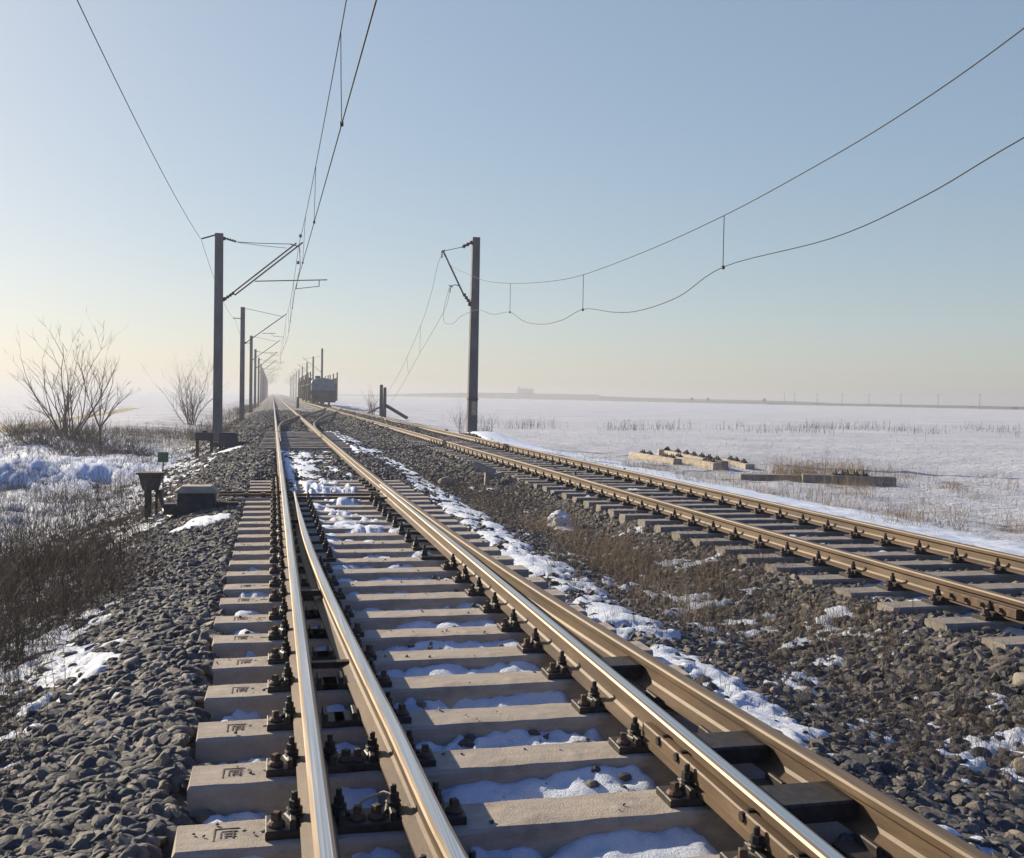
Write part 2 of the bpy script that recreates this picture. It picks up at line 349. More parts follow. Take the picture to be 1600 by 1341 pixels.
# ------------------------------------------------------------------ near snow sheet lying in the track
def snow_cov(x, y):
    c = np.full_like(x, -1.0)
    def zone(x0, x1, y0, y1, s, fx=.12, fy=1.0):
        m = sstep(x0 - fx, x0 + fx, x) * (1 - sstep(x1 - fx, x1 + fx, x)) * sstep(y0 - fy, y0 + fy, y) * (1 - sstep(y1 - fy, y1 + fy, y))
        return -1 + m * (1 + s)
    x2 = X2(np.clip(y, -3, 14.6))
    def zone2(a, b, y0, y1, s, fx=.08):     # offset from the blade
        return zone_rel(x - x2, a, b, y0, y1, s, fx)
    def zone_rel(u, a, b, y0, y1, s, fx):
        m = sstep(a - fx, a + fx, u) * (1 - sstep(b - fx, b + fx, u)) * sstep(y0 - .6, y0 + .6, y) * (1 - sstep(y1 - .8, y1 + .8, y)); return -1 + m * (1 + s)
    m = np.maximum
    c = m(c, np.minimum(zone2(.12, 3, 1, 13.5, .75), zone(-9, 1.62, -9, 99, .95)))
    c = m(c, zone(.45, 1.35, 12.5, 19, .62)); c = m(c, zone(.35, 1.0, 18, 30, .34, .2)); c = m(c, zone(.9, 1.6, 18, 30, -.05, .2))
    c = m(c, zone(.25, .42, 16, 31, 1.1, .05)); c = m(c, zone(.3, 1.55, 30, 46, .35))
    c = m(c, np.minimum(zone(.26, .9, 1, 9, .75, .04), np.where(x < x2 - .06, 1.2, -1)))
    c = m(c, zone(-.26, .02, 1, 12, .02, .06, .5))
    cx = 2.62 + .02 * (y - 12)
    c = m(c, zone_rel(x - cx, -.34, .36, 6.5, 34, .26, .16)); c = m(c, zone(2.2, 2.75, 2, 7, .02, .15))
    c = m(c, zone(2.9, 4.6, 2, 13, -.22, .3)); c = m(c, zone(2.9, 4.4, 13, 26, -.5, .3)); c = m(c, zone(2.0, 3.2, 26, 60, .35, .3, 4))
    c = m(c, zone(4.7, 7.1, 4, 30, -.3, .2))
    c = m(c, zone(-1.9, -.95, 4.0, 9, .06, .3)); c = m(c, zone(-20, -1.75, 2, 13, .16, .3)); c = m(c, np.minimum(zone(-20, -1.3, 12, 46, .0, .4), zone(-11, 50, 0, 99, .3, 2.5)))
    c = m(c, -1 + .85 * np.exp(-((-.6 * (x + 5.5) + .8 * (y - 28)) / 4) ** 4 - ((x + 5.9) / 2.6) ** 4))
    c = m(c, -1 + 2.4 * np.exp(-(((x + .82) / .42) ** 2 + ((y - 13.55 - .5 * (x + .8)) / .55) ** 2) ** 2))
    c = m(c, -1 + 2.2 * np.exp(-(((x + 1.75) / .35) ** 2 + ((y - 14.6) / .5) ** 2) ** 2))
    c = m(c, -1 + 2.2 * np.exp(-(((x + 1.35) / .55) ** 2 + ((y - 32.3) / .9) ** 2) ** 2))
    c = m(c, -1 + 2.1 * np.exp(-(((x - 3.85) / .16) ** 2 + ((y - 13.5) / .45) ** 2)))
    return m(c, zone(7.35, 40, -9, 99, 1.3, .12))
def snow_sheet():
    xs = np.concatenate([np.arange(-14, -7, .14), np.arange(-7, -2.4, .07), np.arange(-2.4, 4.6, .028), np.arange(4.6, 9.5, .05)])
    ys = [2.2]
    while ys[-1] < 46: ys.append(ys[-1] + max(.022, .0012 * ys[-1] ** 1.75))
    ys = np.array(ys); X, Y = np.meshgrid(xs, ys)
    c = snow_cov(X, Y); n = fbm(X, Y, .9, 3, 31) * .55 + fbm(X, Y, .2, 4, 33) * .85 + fbm(X, Y, .055, 2, 37) * .40
    t = c * .9 + n
    B = base_h(X, Y) + lump(X, Y)
    crib = sstep(-.35, -.2, X) * (1 - sstep(2.1, 2.3, X)) * (1 - sstep(17.5, 19, Y))
    gap = (((Y - 3.68 + .296) % .592 - .296) - .13) % .592 / .332      # 0 behind the nearer sleeper .. 1 at the farther one
    slope = np.where(crib > 0, 1 - crib * (1 - np.clip(.15 + .95 * gap, .15, 1.1)), 1)
    thick = np.where(t > 0, slope * (.045 + .055 * crib) * (1 - np.exp(-t * 2.2)), .10 * t)
    fine = (.020 - .010 * crib) * fbm(X, Y, .09, 4, 41) * sstep(0, .25, t) + (.03 - .018 * crib) * fbm(X, Y, .3, 2, 43) * sstep(.2, .6, t) * (1 - .8 * sstep(10, 22, Y))
    thick = thick + crib * np.clip(t, 0, .6) * np.clip(.6 + 1.5 * fbm(X, Y, .2, 4, 45), 0, 1.4) * (.085 * sstep(7, 11, Y) + .10 * sstep(13.5, 16.2, Y))
    Z = B + thick + fine + .012
    nx, ny = len(xs), len(ys); i = np.arange(nx * ny).reshape(ny, nx)
    F = np.stack([i[:-1, :-1], i[:-1, 1:], i[1:, 1:], i[1:, :-1]], -1).reshape(-1, 4)
    keep = (t > -.28).ravel()[F].any(1); F = F[keep]
    used, inv = np.unique(F.ravel(), return_inverse=True); V = np.stack([X, Y, Z], -1).reshape(-1, 3)[used]
    return np_mesh("snow_patches", V, inv.reshape(-1, 4), SNOW, True), t, (xs, ys), Z
sm, ST, (SXS, SYS), SZ = snow_sheet()
mobj("snow_patches", sm, kind="stuff", label="patches of crusted snow lying between the sleepers and on the ballast")
def snow_t(x, y):                          # snow amount at points
    ix = np.clip(np.searchsorted(SXS, x), 0, len(SXS) - 1); iy = np.clip(np.searchsorted(SYS, y), 0, len(SYS) - 1); return ST[iy, ix]

# ------------------------------------------------------------------ ballast stones
def ico(sub):
    import bmesh
    bm = bmesh.new(); bmesh.ops.create_icosphere(bm, subdivisions=sub, radius=1); V = np.array([v.co[:] for v in bm.verts]); F = np.array([[v.index for v in f.verts] for f in bm.faces]); bm.free(); return V, F
def stone_templates(sub, n):
    D, F = ico(sub); out = []
    for k in range(n):
        N = rng.normal(size=(10, 3)); N /= np.linalg.norm(N, axis=1, keepdims=True); d = rng.uniform(.58, 1.0, 10)
        q = D @ N.T; q = np.where(q > .05, d / np.maximum(q, .05), 9); r = np.minimum(q.min(1), 1.25); out.append(D * r[:, None])
    return out, F
def scatter_stones(name, pts, size, sub, ntemp, label, sink=.35):
    T, F = stone_templates(sub, ntemp); n = len(pts); which = rng.integers(0, ntemp, n); VV = []; FF = []; TT = []; b = 0
    for k in range(ntemp):
        P = pts[which == k]; S = size[which == k]; m = len(P)
        if not m: continue
        sc = np.stack([S * rng.uniform(.9, 1.5, m), S * rng.uniform(.7, 1.1, m), S * rng.uniform(.42, .8, m)], 1)
        v = T[k][None] * sc[:, None]
        a = rng.uniform(0, 2 * np.pi, m); tx = rng.normal(0, .38, m); ty = rng.normal(0, .38, m)
        def rot(v, ang, i, j):
            c, s = np.cos(ang)[:, None], np.sin(ang)[:, None]; o = v.copy(); o[..., i] = c * v[..., i] - s * v[..., j]; o[..., j] = s * v[..., i] + c * v[..., j]; return o
        v = rot(v, tx, 1, 2); v = rot(v, ty, 0, 2); v = rot(v, a, 0, 1)
        v = v + P[:, None]; v[..., 2] += (S * (.5 - sink))[:, None]
        VV.append(v.reshape(-1, 3)); nv = len(T[k]); FF.append((F[None] + (np.arange(m) * nv)[:, None, None] + b).reshape(-1, 3)); b += m * nv
        TT.append(np.repeat(np.clip(rng.beta(1.15, 2.0, m), 0, 1), nv))
    me = np_mesh(name, np.concatenate(VV), np.concatenate(FF), STONE, False)
    at = me.attributes.new("tint", 'FLOAT', 'POINT'); at.data.foreach_set("value", np.concatenate(TT).astype(np.float32))
    return mobj(name, me, kind="stuff", label=label)
def in_cam(x, y, m=1.25): 
    d = y * .974 + x * .228 * 1; u = (x * .9736 - y * .2275); return (y > 1.5) & (np.abs(u) < d * .5 * m + .3)
def sample(n, x0, x1, y0, y1): return rng.uniform(x0, x1, n), rng.uniform(y0, y1, n)
SLY = [3.68 + .592 * k for k in range(-4, 26)]          # turnout sleeper centres
def blocked(x, y):
    s = np.zeros(len(x), bool)
    ys = np.abs(((y - 3.68 + .296) % .592) - .296) < .13
    s |= ys & (x > -.4) & (x < 2.35) & (y < 18.8)
    ys2 = np.abs(((y - 5.2 + .3) % .6) - .3) < .125; s |= ys2 & (x > 4.55) & (x < 7.25) & (y < 40)
    for f in (X1, X4): s |= np.abs(x - f(np.clip(y, -3, 30))) < .12
    for xx in (T2A, T2B): s |= np.abs(x - xx) < .11
    s |= (y < 14.6) & (np.abs(x - X2(np.clip(y, -3, 14.6))) < .1); s |= (y < 16) & (np.abs(x - 1.67) < .1)
    return s
def ballast(name, n, x0, x1, y0, y1, s0, s1, sub, label, thin=1.0, bias=None):
    x, y = sample(n, x0, x1, y0, y1)
    keep = in_cam(x, y) & ~blocked(x, y); st = snow_t(x, y)
    keep &= (st < .05) | (rng.random(n) < .05 + .3 * (1 - sstep(.05, .45, st)))
    mk = ballast_mask(x); keep &= rng.random(n) < mk * thin + .10 * (1 - mk)
    x, y = x[keep], y[keep]; z = base_h(x, y) + lump(x, y)
    crib = ((x > -.35) & (x < 2.3)) | ((x > 4.6) & (x < 7.2)); z = z - np.where(crib & (y < 18), .015, 0)
    return scatter_stones(name, np.stack([x, y, z], 1), rng.uniform(s0, s1, len(x)), sub, 14, label)
ballast("ballast_stones", 24000, -3.4, -.3, 2.3, 8.5, .020, .053, 3, "grey angular ballast stones on the near left shoulder")
ballast("ballast_stones", 15000, 2.15, 5.0, 2.3, 8.5, .018, .05, 3, "grey angular ballast stones beside the near right rail")
ballast("ballast_stones", 5200, -.35, 2.3, 2.3, 8.5, .02, .045, 2, "dark ballast stones lying between the near sleepers", .6)
ballast("ballast_stones", 42000, -3.4, -.3, 8.5, 20, .024, .05, 2, "dark ballast stones on the left shoulder farther back")
ballast("ballast_stones", 46000, 2.2, 8.0, 8.5, 20, .024, .05, 2, "dark ballast stones in the trough between the two tracks")
ballast("ballast_stones", 9000, 4.5, 8.0, 3.5, 8.5, .026, .056, 2, "grey ballast stones around the right-hand track near the frame edge")
ballast("ballast_stones", 9000, -.35, 2.3, 8.5, 30, .03, .05, 2, "ballast stones showing through snow between the rails")
ballast("ballast_stones", 45000, -3.0, 8.0, 20, 46, .045, .075, 1, "distant dark ballast spread under and between the tracks")
ballast("ballast_stones", 26000, -3.0, 8.0, 46, 95, .06, .11, 1, "hazy ballast stones far along the tracks")

gx, gy = sample(5200, -.3, 2.2, 2.4, 17); kk = ~blocked(gx, gy) & (snow_t(gx, gy) > .05) & (vnoise(gx * 3.1, gy * 2.3, 77) > .62) & (rng.random(len(gx)) < .55); gx, gy = gx[kk], gy[kk]
gzz = SZ[np.clip(np.searchsorted(SYS, gy), 0, len(SYS) - 1), np.clip(np.searchsorted(SXS, gx), 0, len(SXS) - 1)]
scatter_stones("ballast_stones", np.stack([gx, gy, gzz - .012], 1), rng.uniform(.012, .034, len(gx)), 2, 10, "dark stones melting out of the snow between the sleepers", .3)
gx, gy = sample(2600, -.3, 2.3, 2.4, 13); kk = (np.abs(((gy - 3.68 + .296) % .592) - .296) < .10) & (rng.random(len(gx)) < .32); gx, gy = gx[kk], gy[kk]
scatter_stones("sleeper_grit", np.stack([gx, gy, np.full(len(gx), .0)], 1), rng.uniform(.004, .013, len(gx)), 1, 8, "small grit scattered on the tops of the near sleepers", .25)

# ------------------------------------------------------------------ rails
PROF = [(-.062, 0), (.062, 0), (.062, .011), (.016, .026), (.0075, .04), (.0075, .098), (.033, .110), (.035, .136), (.030, .1455), (.019, .149), (-.019, .149), (-.030, .1455), (-.035, .136), (-.033, .110), (-.0075, .098), (-.0075, .04), (-.016, .026), (-.062, .011)]
def rail(name, fx, ys, label, dz=0., taper=None, cat="rail", rust_top=False, group="running rails"):
    ys = np.asarray(ys, float); xs = fx(ys); n = len(PROF); V = []; F = []; MI = []
    d = np.gradient(xs, ys)
    for i, (x, y) in enumerate(zip(xs, ys)):
        wl, wr = taper(y) if taper else (1, 1); L = math.hypot(1, d[i]); px, py = 1 / L, -d[i] / L
        for (u, v) in PROF:
            u2 = u * (wl if u < 0 else wr); V.append((x + px * u2, y + py * u2, .031 + v + dz))
    for i in range(len(ys) - 1):
        for k in range(n):
            F.append((i*n+k, i*n+(k+1) % n, (i+1)*n+(k+1) % n, (i+1)*n+k)); MI.append((3 if rust_top else 1) if k == 9 else (3 if rust_top else 2) if k in (7, 8, 10, 11) else 0)
    me = bpy.data.meshes.new(name); m = len(ys) - 1
    me.from_pydata(V, [], F + [tuple(range(n))[::-1], tuple(range(m * n, m * n + n))]); me.materials.append(RUST); me.materials.append(POL); me.materials.append(SHOULD); me.materials.append(DULL)
    me.polygons.foreach_set("material_index", MI + [0, 0]); me.update()
    return mobj(name, me, label=label, cat=cat, group=group)
yfar = np.concatenate([np.arange(-3, 20, .25), np.arange(20, 60, 1.0), np.arange(60, 620, 20)])
rail("stock_rail", X1, yfar, "straight leftmost rail, shiny-headed, running from the bottom edge to the vanishing point")
rail("stock_rail", lambda y: X4(np.clip(y, -3, 30)), yfar, "outer right rail of the near switch, browner, curving to the lower right corner", rust_top=True)
b2 = rail("switch_blade", X2, np.arange(-3, 14.61, .2), "left switch blade splitting off the leftmost rail with an open tip", taper=lambda y: (1 - .55 * sstep(10, 14.6, y), 1 - .75 * sstep(9, 14.6, y)))
b3 = rail("switch_blade", X3, np.arange(-3, 15.81, .2), "long right switch blade with bright bluish head lying against the outer rail", taper=lambda y: (1, 1 - .8 * sstep(9, 13, y)), dz=-.002)
rail("track_rail", lambda y: np.full_like(y, T2A) + .012 * np.sin(y * .4), np.concatenate([np.arange(2, 30, .5), np.arange(30, 60, 2), np.arange(60, 620, 20)]), "nearer rail of the right-hand track with rusty brown side", rust_top=True)
rail("track_rail", lambda y: np.full_like(y, T2B) + .012 * np.sin(y * .37 + 1), np.concatenate([np.arange(2, 30, .5), np.arange(30, 60, 2), np.arange(60, 620, 20)]), "farther rail of the right-hand track, bordering the snowy field", rust_top=True)
rail("crossover_rail", XCL, np.arange(30, 113, .5), "left rail of the distant crossover looping out from beside the leftmost rail", rust_top=True, dz=-.004, taper=lambda y: (1 - .7 * (1 - sstep(30, 36, y)),) * 2)
rail("crossover_rail", XCR, np.arange(30, 113, .5), "right rail of the distant crossover bending over to the right-hand track", rust_top=True, dz=-.004, taper=lambda y: (1 - .7 * (1 - sstep(30, 36, y)),) * 2)
# heel blocks between blade and outer rail, bolts through the web
for yc in (5.25, 3.95, 3.35):
    xa, xb = 1.67 + .012, float(X4(np.array(yc))) - .012
    o = MB().box(xa, xb, yc - .10, yc + .10, .055, .125, .008).build("spacer_block", IRON, b3)
for yc in (4.05, 3.85, 3.25, 2.9):
    m = MB(); m.tube([(1.605, yc, .10), (1.665, yc, .10)], .019, 6); m.tube([(1.628, yc, .10), (1.66, yc, .10)], .026, 10); m.build("web_bolt", IRON, b3)
MB().box(1.615, 1.66, 2.55, 4.25, .062, .118, .006).build("fishplate", RUST, b3)
for yc in (11.9, 7.6):
    MB().obox((.20, yc, .09), (float(X2(np.array(yc))) - .01, yc, .09), .05, .04).build("spacer_block", IRON, b2)
# joint in the near rail of the right-hand track
j = MB(); j.box(5.10, 5.155, 6.15, 6.95, .055, .12, .006); 
for yy in (6.3, 6.5, 6.68, 6.85): j.tube([(5.07, yy, .088), (5.11, yy, .088)], .018, 6)
j.build("fishplate", IRON2, label="bolted fishplate on the nearer right-hand rail by the right frame edge", cat="rail joint")

# ------------------------------------------------------------------ sleepers and fastenings
def plate_mesh(l=.36, wd=.15):
    m = MB(); m.box(-l/2, l/2, -wd/2, wd/2, .0, .030, .004)
    for s in (-1, 1): m.box(s*.085-.011, s*.085+.011, -wd/2+.008, wd/2-.008, .03, .062, .004)
    return m.mesh("base_plate", IRON)
def tbolt_mesh():
    m = MB(); m.box(-.03, .03, -.032, .032, .036, .054, .006)
    m.lathe((0, 0, 0), [(.026, .055), (.030, .060), (.026, .066), (.021, .067), (.026, .068), (.030, .073), (.026, .079)], 10)
    m.lathe((0, 0, 0), [(.021, .08), (.021, .104), (.017, .106)], 6); m.lathe((0, 0, 0), [(.0115, .106), (.0115, .132), (.009, .134)], 8); return m.mesh("clamp_bolt", IRON)
def screw_mesh():
    m = MB(); m.lathe((0, 0, 0), [(.031, .03), (.033, .037), (.026, .046), (.02, .05)], 12); m.box(-.0135, .0135, -.0135, .0135, .05, .078, .003); return m.mesh("sleeper_screw", IRON2)
PLATE, PLATEL, TB, SC = plate_mesh(), plate_mesh(.52), tbolt_mesh(), screw_mesh()
def seat(parent, lx, bolts=True, long=False, skip=0, screws=True):
    """one rail seat: base plate with its bolts; lx = local x of the rail"""
    p = mobj("base_plate", PLATEL if long else PLATE, parent, (lx, 0, 0))
    if bolts:
        for s in (-1, 1):
            if s == skip: continue
            mobj("clamp_bolt", TB, p, (s * .078, .012, 0)).rotation_euler = (0, 0, random.uniform(-.4, .4))
            if screws: mobj("sleeper_screw", SC, p, (s * (.205 if long else .142), -.02, 0)).rotation_euler = (0, 0, random.uniform(0, 1.5))
    return p
def sleeper_mesh(L, wt=.25, h=.21, seed=0):
    r = random.Random(seed); nx = 26; V = []; F = []; prof = [(-wt/2-.022, -h), (-wt/2, -.014), (-wt/2+.012, 0), (wt/2-.012, 0), (wt/2, -.014), (wt/2+.022, -h)]; k = len(prof)
    for i in range(nx + 1):
        x = -L/2 + L * i / nx
        for (u, z) in prof:
            e = .006 if z < 0 and z > -.1 else 0
            V.append((x + (r.uniform(-.01, .006) if i in (0, nx) else 0), u + r.uniform(-e, e), z + r.uniform(-.0025, .0025)))
    for i in range(nx):
        for q in range(k): F.append((i*k+q, (i+1)*k+q, (i+1)*k+(q+1) % k, i*k+(q+1) % k))
    F += [tuple(range(k)), tuple(range(nx*k, nx*k+k))[::-1]]
    m = MB(); m.v = V; m.f = F; m.m = [0]*len(F); return m
SLM = [sleeper_mesh(2.62, seed=s).mesh("sleeper", CONC) for s in range(5)]
SLM_LONG = sleeper_mesh(2.85, seed=9).mesh("sleeper", CONC)
def stamp_mesh(marks):
    m = MB(); z1 = .0022
    for q in marks: m.obox((q[0], q[1], z1/2), (q[2], q[3], z1/2), q[4] if len(q) > 4 else .005, z1)
    return m.mesh("stamp", MARK)
STAMPS = [stamp_mesh([(-.045, -.05, -.045, .05), (-.045, .05, .04, .05), (-.02, .025, .035, .025), (-.022, -.03, -.022, .02), (-.01, -.015, .03, -.015), (-.01, .005, .03, .005), (-.005, -.03, -.005, .015), (.02, -.03, .02, .02), (.05, .02, .062, .03)]),
          stamp_mesh([(.115, .0, .13, .014, .006), (.13, .014, .15, .004, .007), (.15, .004, .165, .01, .005)]), stamp_mesh([(.215, .006, .24, .012, .006)])]
GRP1 = "concrete sleepers of the near switch"
for k, y in enumerate(SLY):
    if y < 2.0 or y > 18.9: continue
    i = k - 4; lng = 15.0 < y < 16.4
    L = 2.85 if lng else 2.62; xl = -.50 if lng else (-.31 if y < 6.2 else -.355) + random.uniform(-.012, .012)
    cx = xl + L/2
    rank = sum(1 for q in SLY if 2.95 < q <= y)
    ext = "with a stamped mark at its left end, " if 2.9 < y < 6.5 else "snow-dusted, " if y > 13 else "dark-fronted, "
    if y < 2.95: lab = "concrete switch sleeper mostly cut off by the bottom frame edge, " + ("nearest of all" if y < 2.4 else "next behind the nearest")
    else: lab = f"switch sleeper, {ext}{ordinal(rank - 1)} back from the bottom edge"
    s = mobj("sleeper", SLM_LONG if lng else SLM[k % 5], None, (cx, y, 0), label=lab, cat="sleeper", group=GRP1)
    s.rotation_euler = (0, 0, random.uniform(-.006, .006)); s.location.z = random.uniform(-.006, .004)
    x2 = float(X2(np.array(min(y, 14.6)))); x4 = float(X4(np.array(y)))
    if y < 9.3:
        seat(s, .17 - cx, True, skip=1 if x2 - .17 < .33 else 0)
        seat(s, x2 - cx, True, skip=-1 if x2 - .17 < .33 else 0)
        seat(s, 1.67 - cx, True, skip=1 if y > 3 else 0); seat(s, x4 - cx, True, skip=-1 if y > 3 else 0)
    else:
        seat(s, .17 - cx, True, skip=1); seat(s, x4 - cx, True, skip=-1)
        if y < 15.2:
            mobj("slide_plate", MB().box(-.1, .25, -.07, .07, 0, .031, .004).mesh("slide_plate", IRON), s, (x2 - cx, 0, 0)); mobj("slide_plate", MB().box(-.28, .06, -.07, .07, 0, .031, .004).mesh("slide_plate", IRON), s, (1.66 - cx, 0, 0))
            for (bx, by) in ((x2 + .2, .02), (1.66 - .24, .02)): mobj("clamp_bolt", TB, s, (bx - cx, by, 0))
    if 2.9 < y < 9: [mobj("stamp", sm_, s, (xl + .17 - cx, 0, .001)) for sm_ in STAMPS]
# sleepers of the right-hand track
GRP2 = "concrete sleepers of the right-hand track"
T2M = [sleeper_mesh(2.6, .235, seed=20 + s).mesh("sleeper", CONC2) for s in range(4)]
for k in range(0, 56):
    y = 5.2 + .6 * k
    if y < 5.7: continue
    lab = f"weathered sleeper under the right-hand track, {ordinal(k - 1)} back from the right frame edge"
    s = mobj("sleeper", T2M[k % 4], None, (5.92 + random.uniform(-.03, .03), y, random.uniform(-.008, .004)), label=lab, cat="sleeper", group=GRP2)
    s.rotation_euler = (random.uniform(-.02, .02), 0, random.uniform(-.015, .015))
    for xx in (T2A, T2B): seat(s, xx - s.location.x, y < 34, screws=y < 22)
# sleepers of the distant crossover
GRP3 = "sleepers of the distant crossover"
for k in range(14):
    y = 30.2 + .95 * k
    s = mobj("sleeper", T2M[k % 4] if k % 3 else SLM[k % 5], None, (.95 + .01 * k, y, -.008), label=f"sleeper under the distant crossover, {ordinal(k)} beyond the ballast-filled stretch", cat="sleeper", group=GRP3)

# drive rods across the switch
rod = MB(); rod.obox((-.75, 15.75, .06), (.30, 15.75, .06), .05, .035); rod.obox((-.75, 15.55, .04), (1.62, 15.55, .04), .05, .03); rod.obox((-.36, 15.55, .02), (-.36, 15.75, .02), .06, .09); rod.obox((-.12, 15.55, .02), (-.12, 15.75, .02), .06, .09)
rod.build("drive_rod", IRON2, label="rusty drive rods running from the point machine to the switch blades", cat="rod")
rod = MB(); rod.obox((.16, 15.0, .05), (1.66, 14.85, .05), .045, .03); rod.build("stretcher_bar", IRON, label="dark stretcher bar joining the switch blade tips", cat="rod")
MB().obox((.2, 5.72, .05), (.45, 5.72, .05), .05, .035).build("stretcher_bar", IRON, label="short dark bar between the two near left rails", cat="rod")
cab = MB().tube([(.30, 3.86, -.03), (.36, 3.9, .0), (.43, 3.88, .03), (.50, 3.82, .02), (.53, 3.72, -.02), (.50, 3.6, -.04)], .006, 6)
cab.build("loose_cable", simple("pale_cable", (.4, .33, .24), (.5, .42, .3), 8, .6, 0, 0), smooth=True, label="thin pale cable looped on the snow between the two near left rails", cat="cable")

# ------------------------------------------------------------------ point machines, cable boxes, sign
def gz(x, y): return float(base_h(np.array(float(x)), np.array(float(y))))
def point_machine(loc, s, label, lid):
    o = empty("point_machine", loc, label, "point machine", "point machines beside the left rail")
    MB().box(-.26*s, .26*s, -.2, .2, .06, .36*s, .0, top=(.015, .015)).build("housing", BLACK, o)
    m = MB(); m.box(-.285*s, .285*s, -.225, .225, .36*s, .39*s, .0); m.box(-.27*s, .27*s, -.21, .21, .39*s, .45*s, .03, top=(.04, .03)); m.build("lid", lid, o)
    for sx in (-1, 1): MB().box(sx*.2*s-.06, sx*.2*s+.06, -.26, .26, -.1, .06, .01).build("foot", IRON, o)
    MB().box(-.44*s, -.262*s, -.12, .1, .05, .2, .015).build("motor_cover", BLACK, o)
    MB().obox((.26*s, 0, .17), (.56*s, 0, .17), .09, .09).build("rod_guard", IRON2, o)
    return o
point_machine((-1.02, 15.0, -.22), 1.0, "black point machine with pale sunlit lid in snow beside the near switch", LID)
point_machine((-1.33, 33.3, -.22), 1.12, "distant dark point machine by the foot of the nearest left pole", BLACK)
def cable_box(loc, label, two, h):
    o = empty("cable_box", loc, label, "cable box", "cable boxes on legs")
    if two:
        MB().box(-.27, .27, -.16, .16, h - .26, h, .0, top=(-.02, -.01)).build("box", BLACK, o); MB().box(-.07, .07, -.05, .05, h, h + .05, .01).build("cap", IRON, o)
        for sx in (-1, 1): MB().box(sx*.22-.045, sx*.22+.045, -.05, .05, -.1, h - .26).build("leg", IRON, o)
    else:
        MB().box(-.11, .11, -.09, .09, h - .27, h - .03, 0, top=(-.06, -.04)).build("box", BLACK, o)
        m = MB(); m.box(-.20, .20, -.15, .15, h - .03, h, .008); m.build("lid", IRON2, o)
        MB().box(-.085, .01, -.05, .05, -.15, h - .26).build("leg", IRON, o); MB().obox((.07, 0, -.15), (.09, 0, h - .26), .04, .05, (0, 1, 0)).build("leg", IRON, o)
    return o
cable_box((-1.78, 16.3, gz(-1.78, 16.3)), "dark flared cable box on two legs standing left of the near point machine", False, .72)
cable_box((-2.12, 34.4, gz(-2.12, 34.4)), "dark boxy cable box on two wide legs before the nearest left pole", True, .78)
zb = gz(-1.78, 16.3)
hose = [(-1.64, 16.25, zb + .44), (-1.60, 16.1, zb + .28), (-1.53, 15.8, zb + .17), (-1.42, 15.4, zb + .14), (-1.33, 15.1, zb + .17), (-1.27, 15.0, -.08)]
MB().tube(hose, .033, 10).build("cable_hose", BLACK, smooth=True, label="thick black hose arching from the cable box to the near point machine", cat="hose")
o = empty("marker_sign", (-2.10, 21.3, gz(-2.1, 21.3)), "small green-grey plate on a thin post in the left verge", "sign")
MB().tube([(0, 0, -.1), (0, 0, .80)], .014, 6).build("post", IRON, o); MB().box(-.10, .10, -.012, .012, .66, .86, .004).build("plate", GREENP, o)
o = empty("clearance_post", (2.78, 118, -.02), "short dark post between the tracks in front of the wagon", "post")
MB().box(-.16, .16, -.12, .12, -.1, 1.05, .04, top=(.03, .02)).build("shaft", WAGD, o); MB().box(-.2, .2, -.16, .16, 1.05, 1.13, .02).build("cap", WAGD, o)

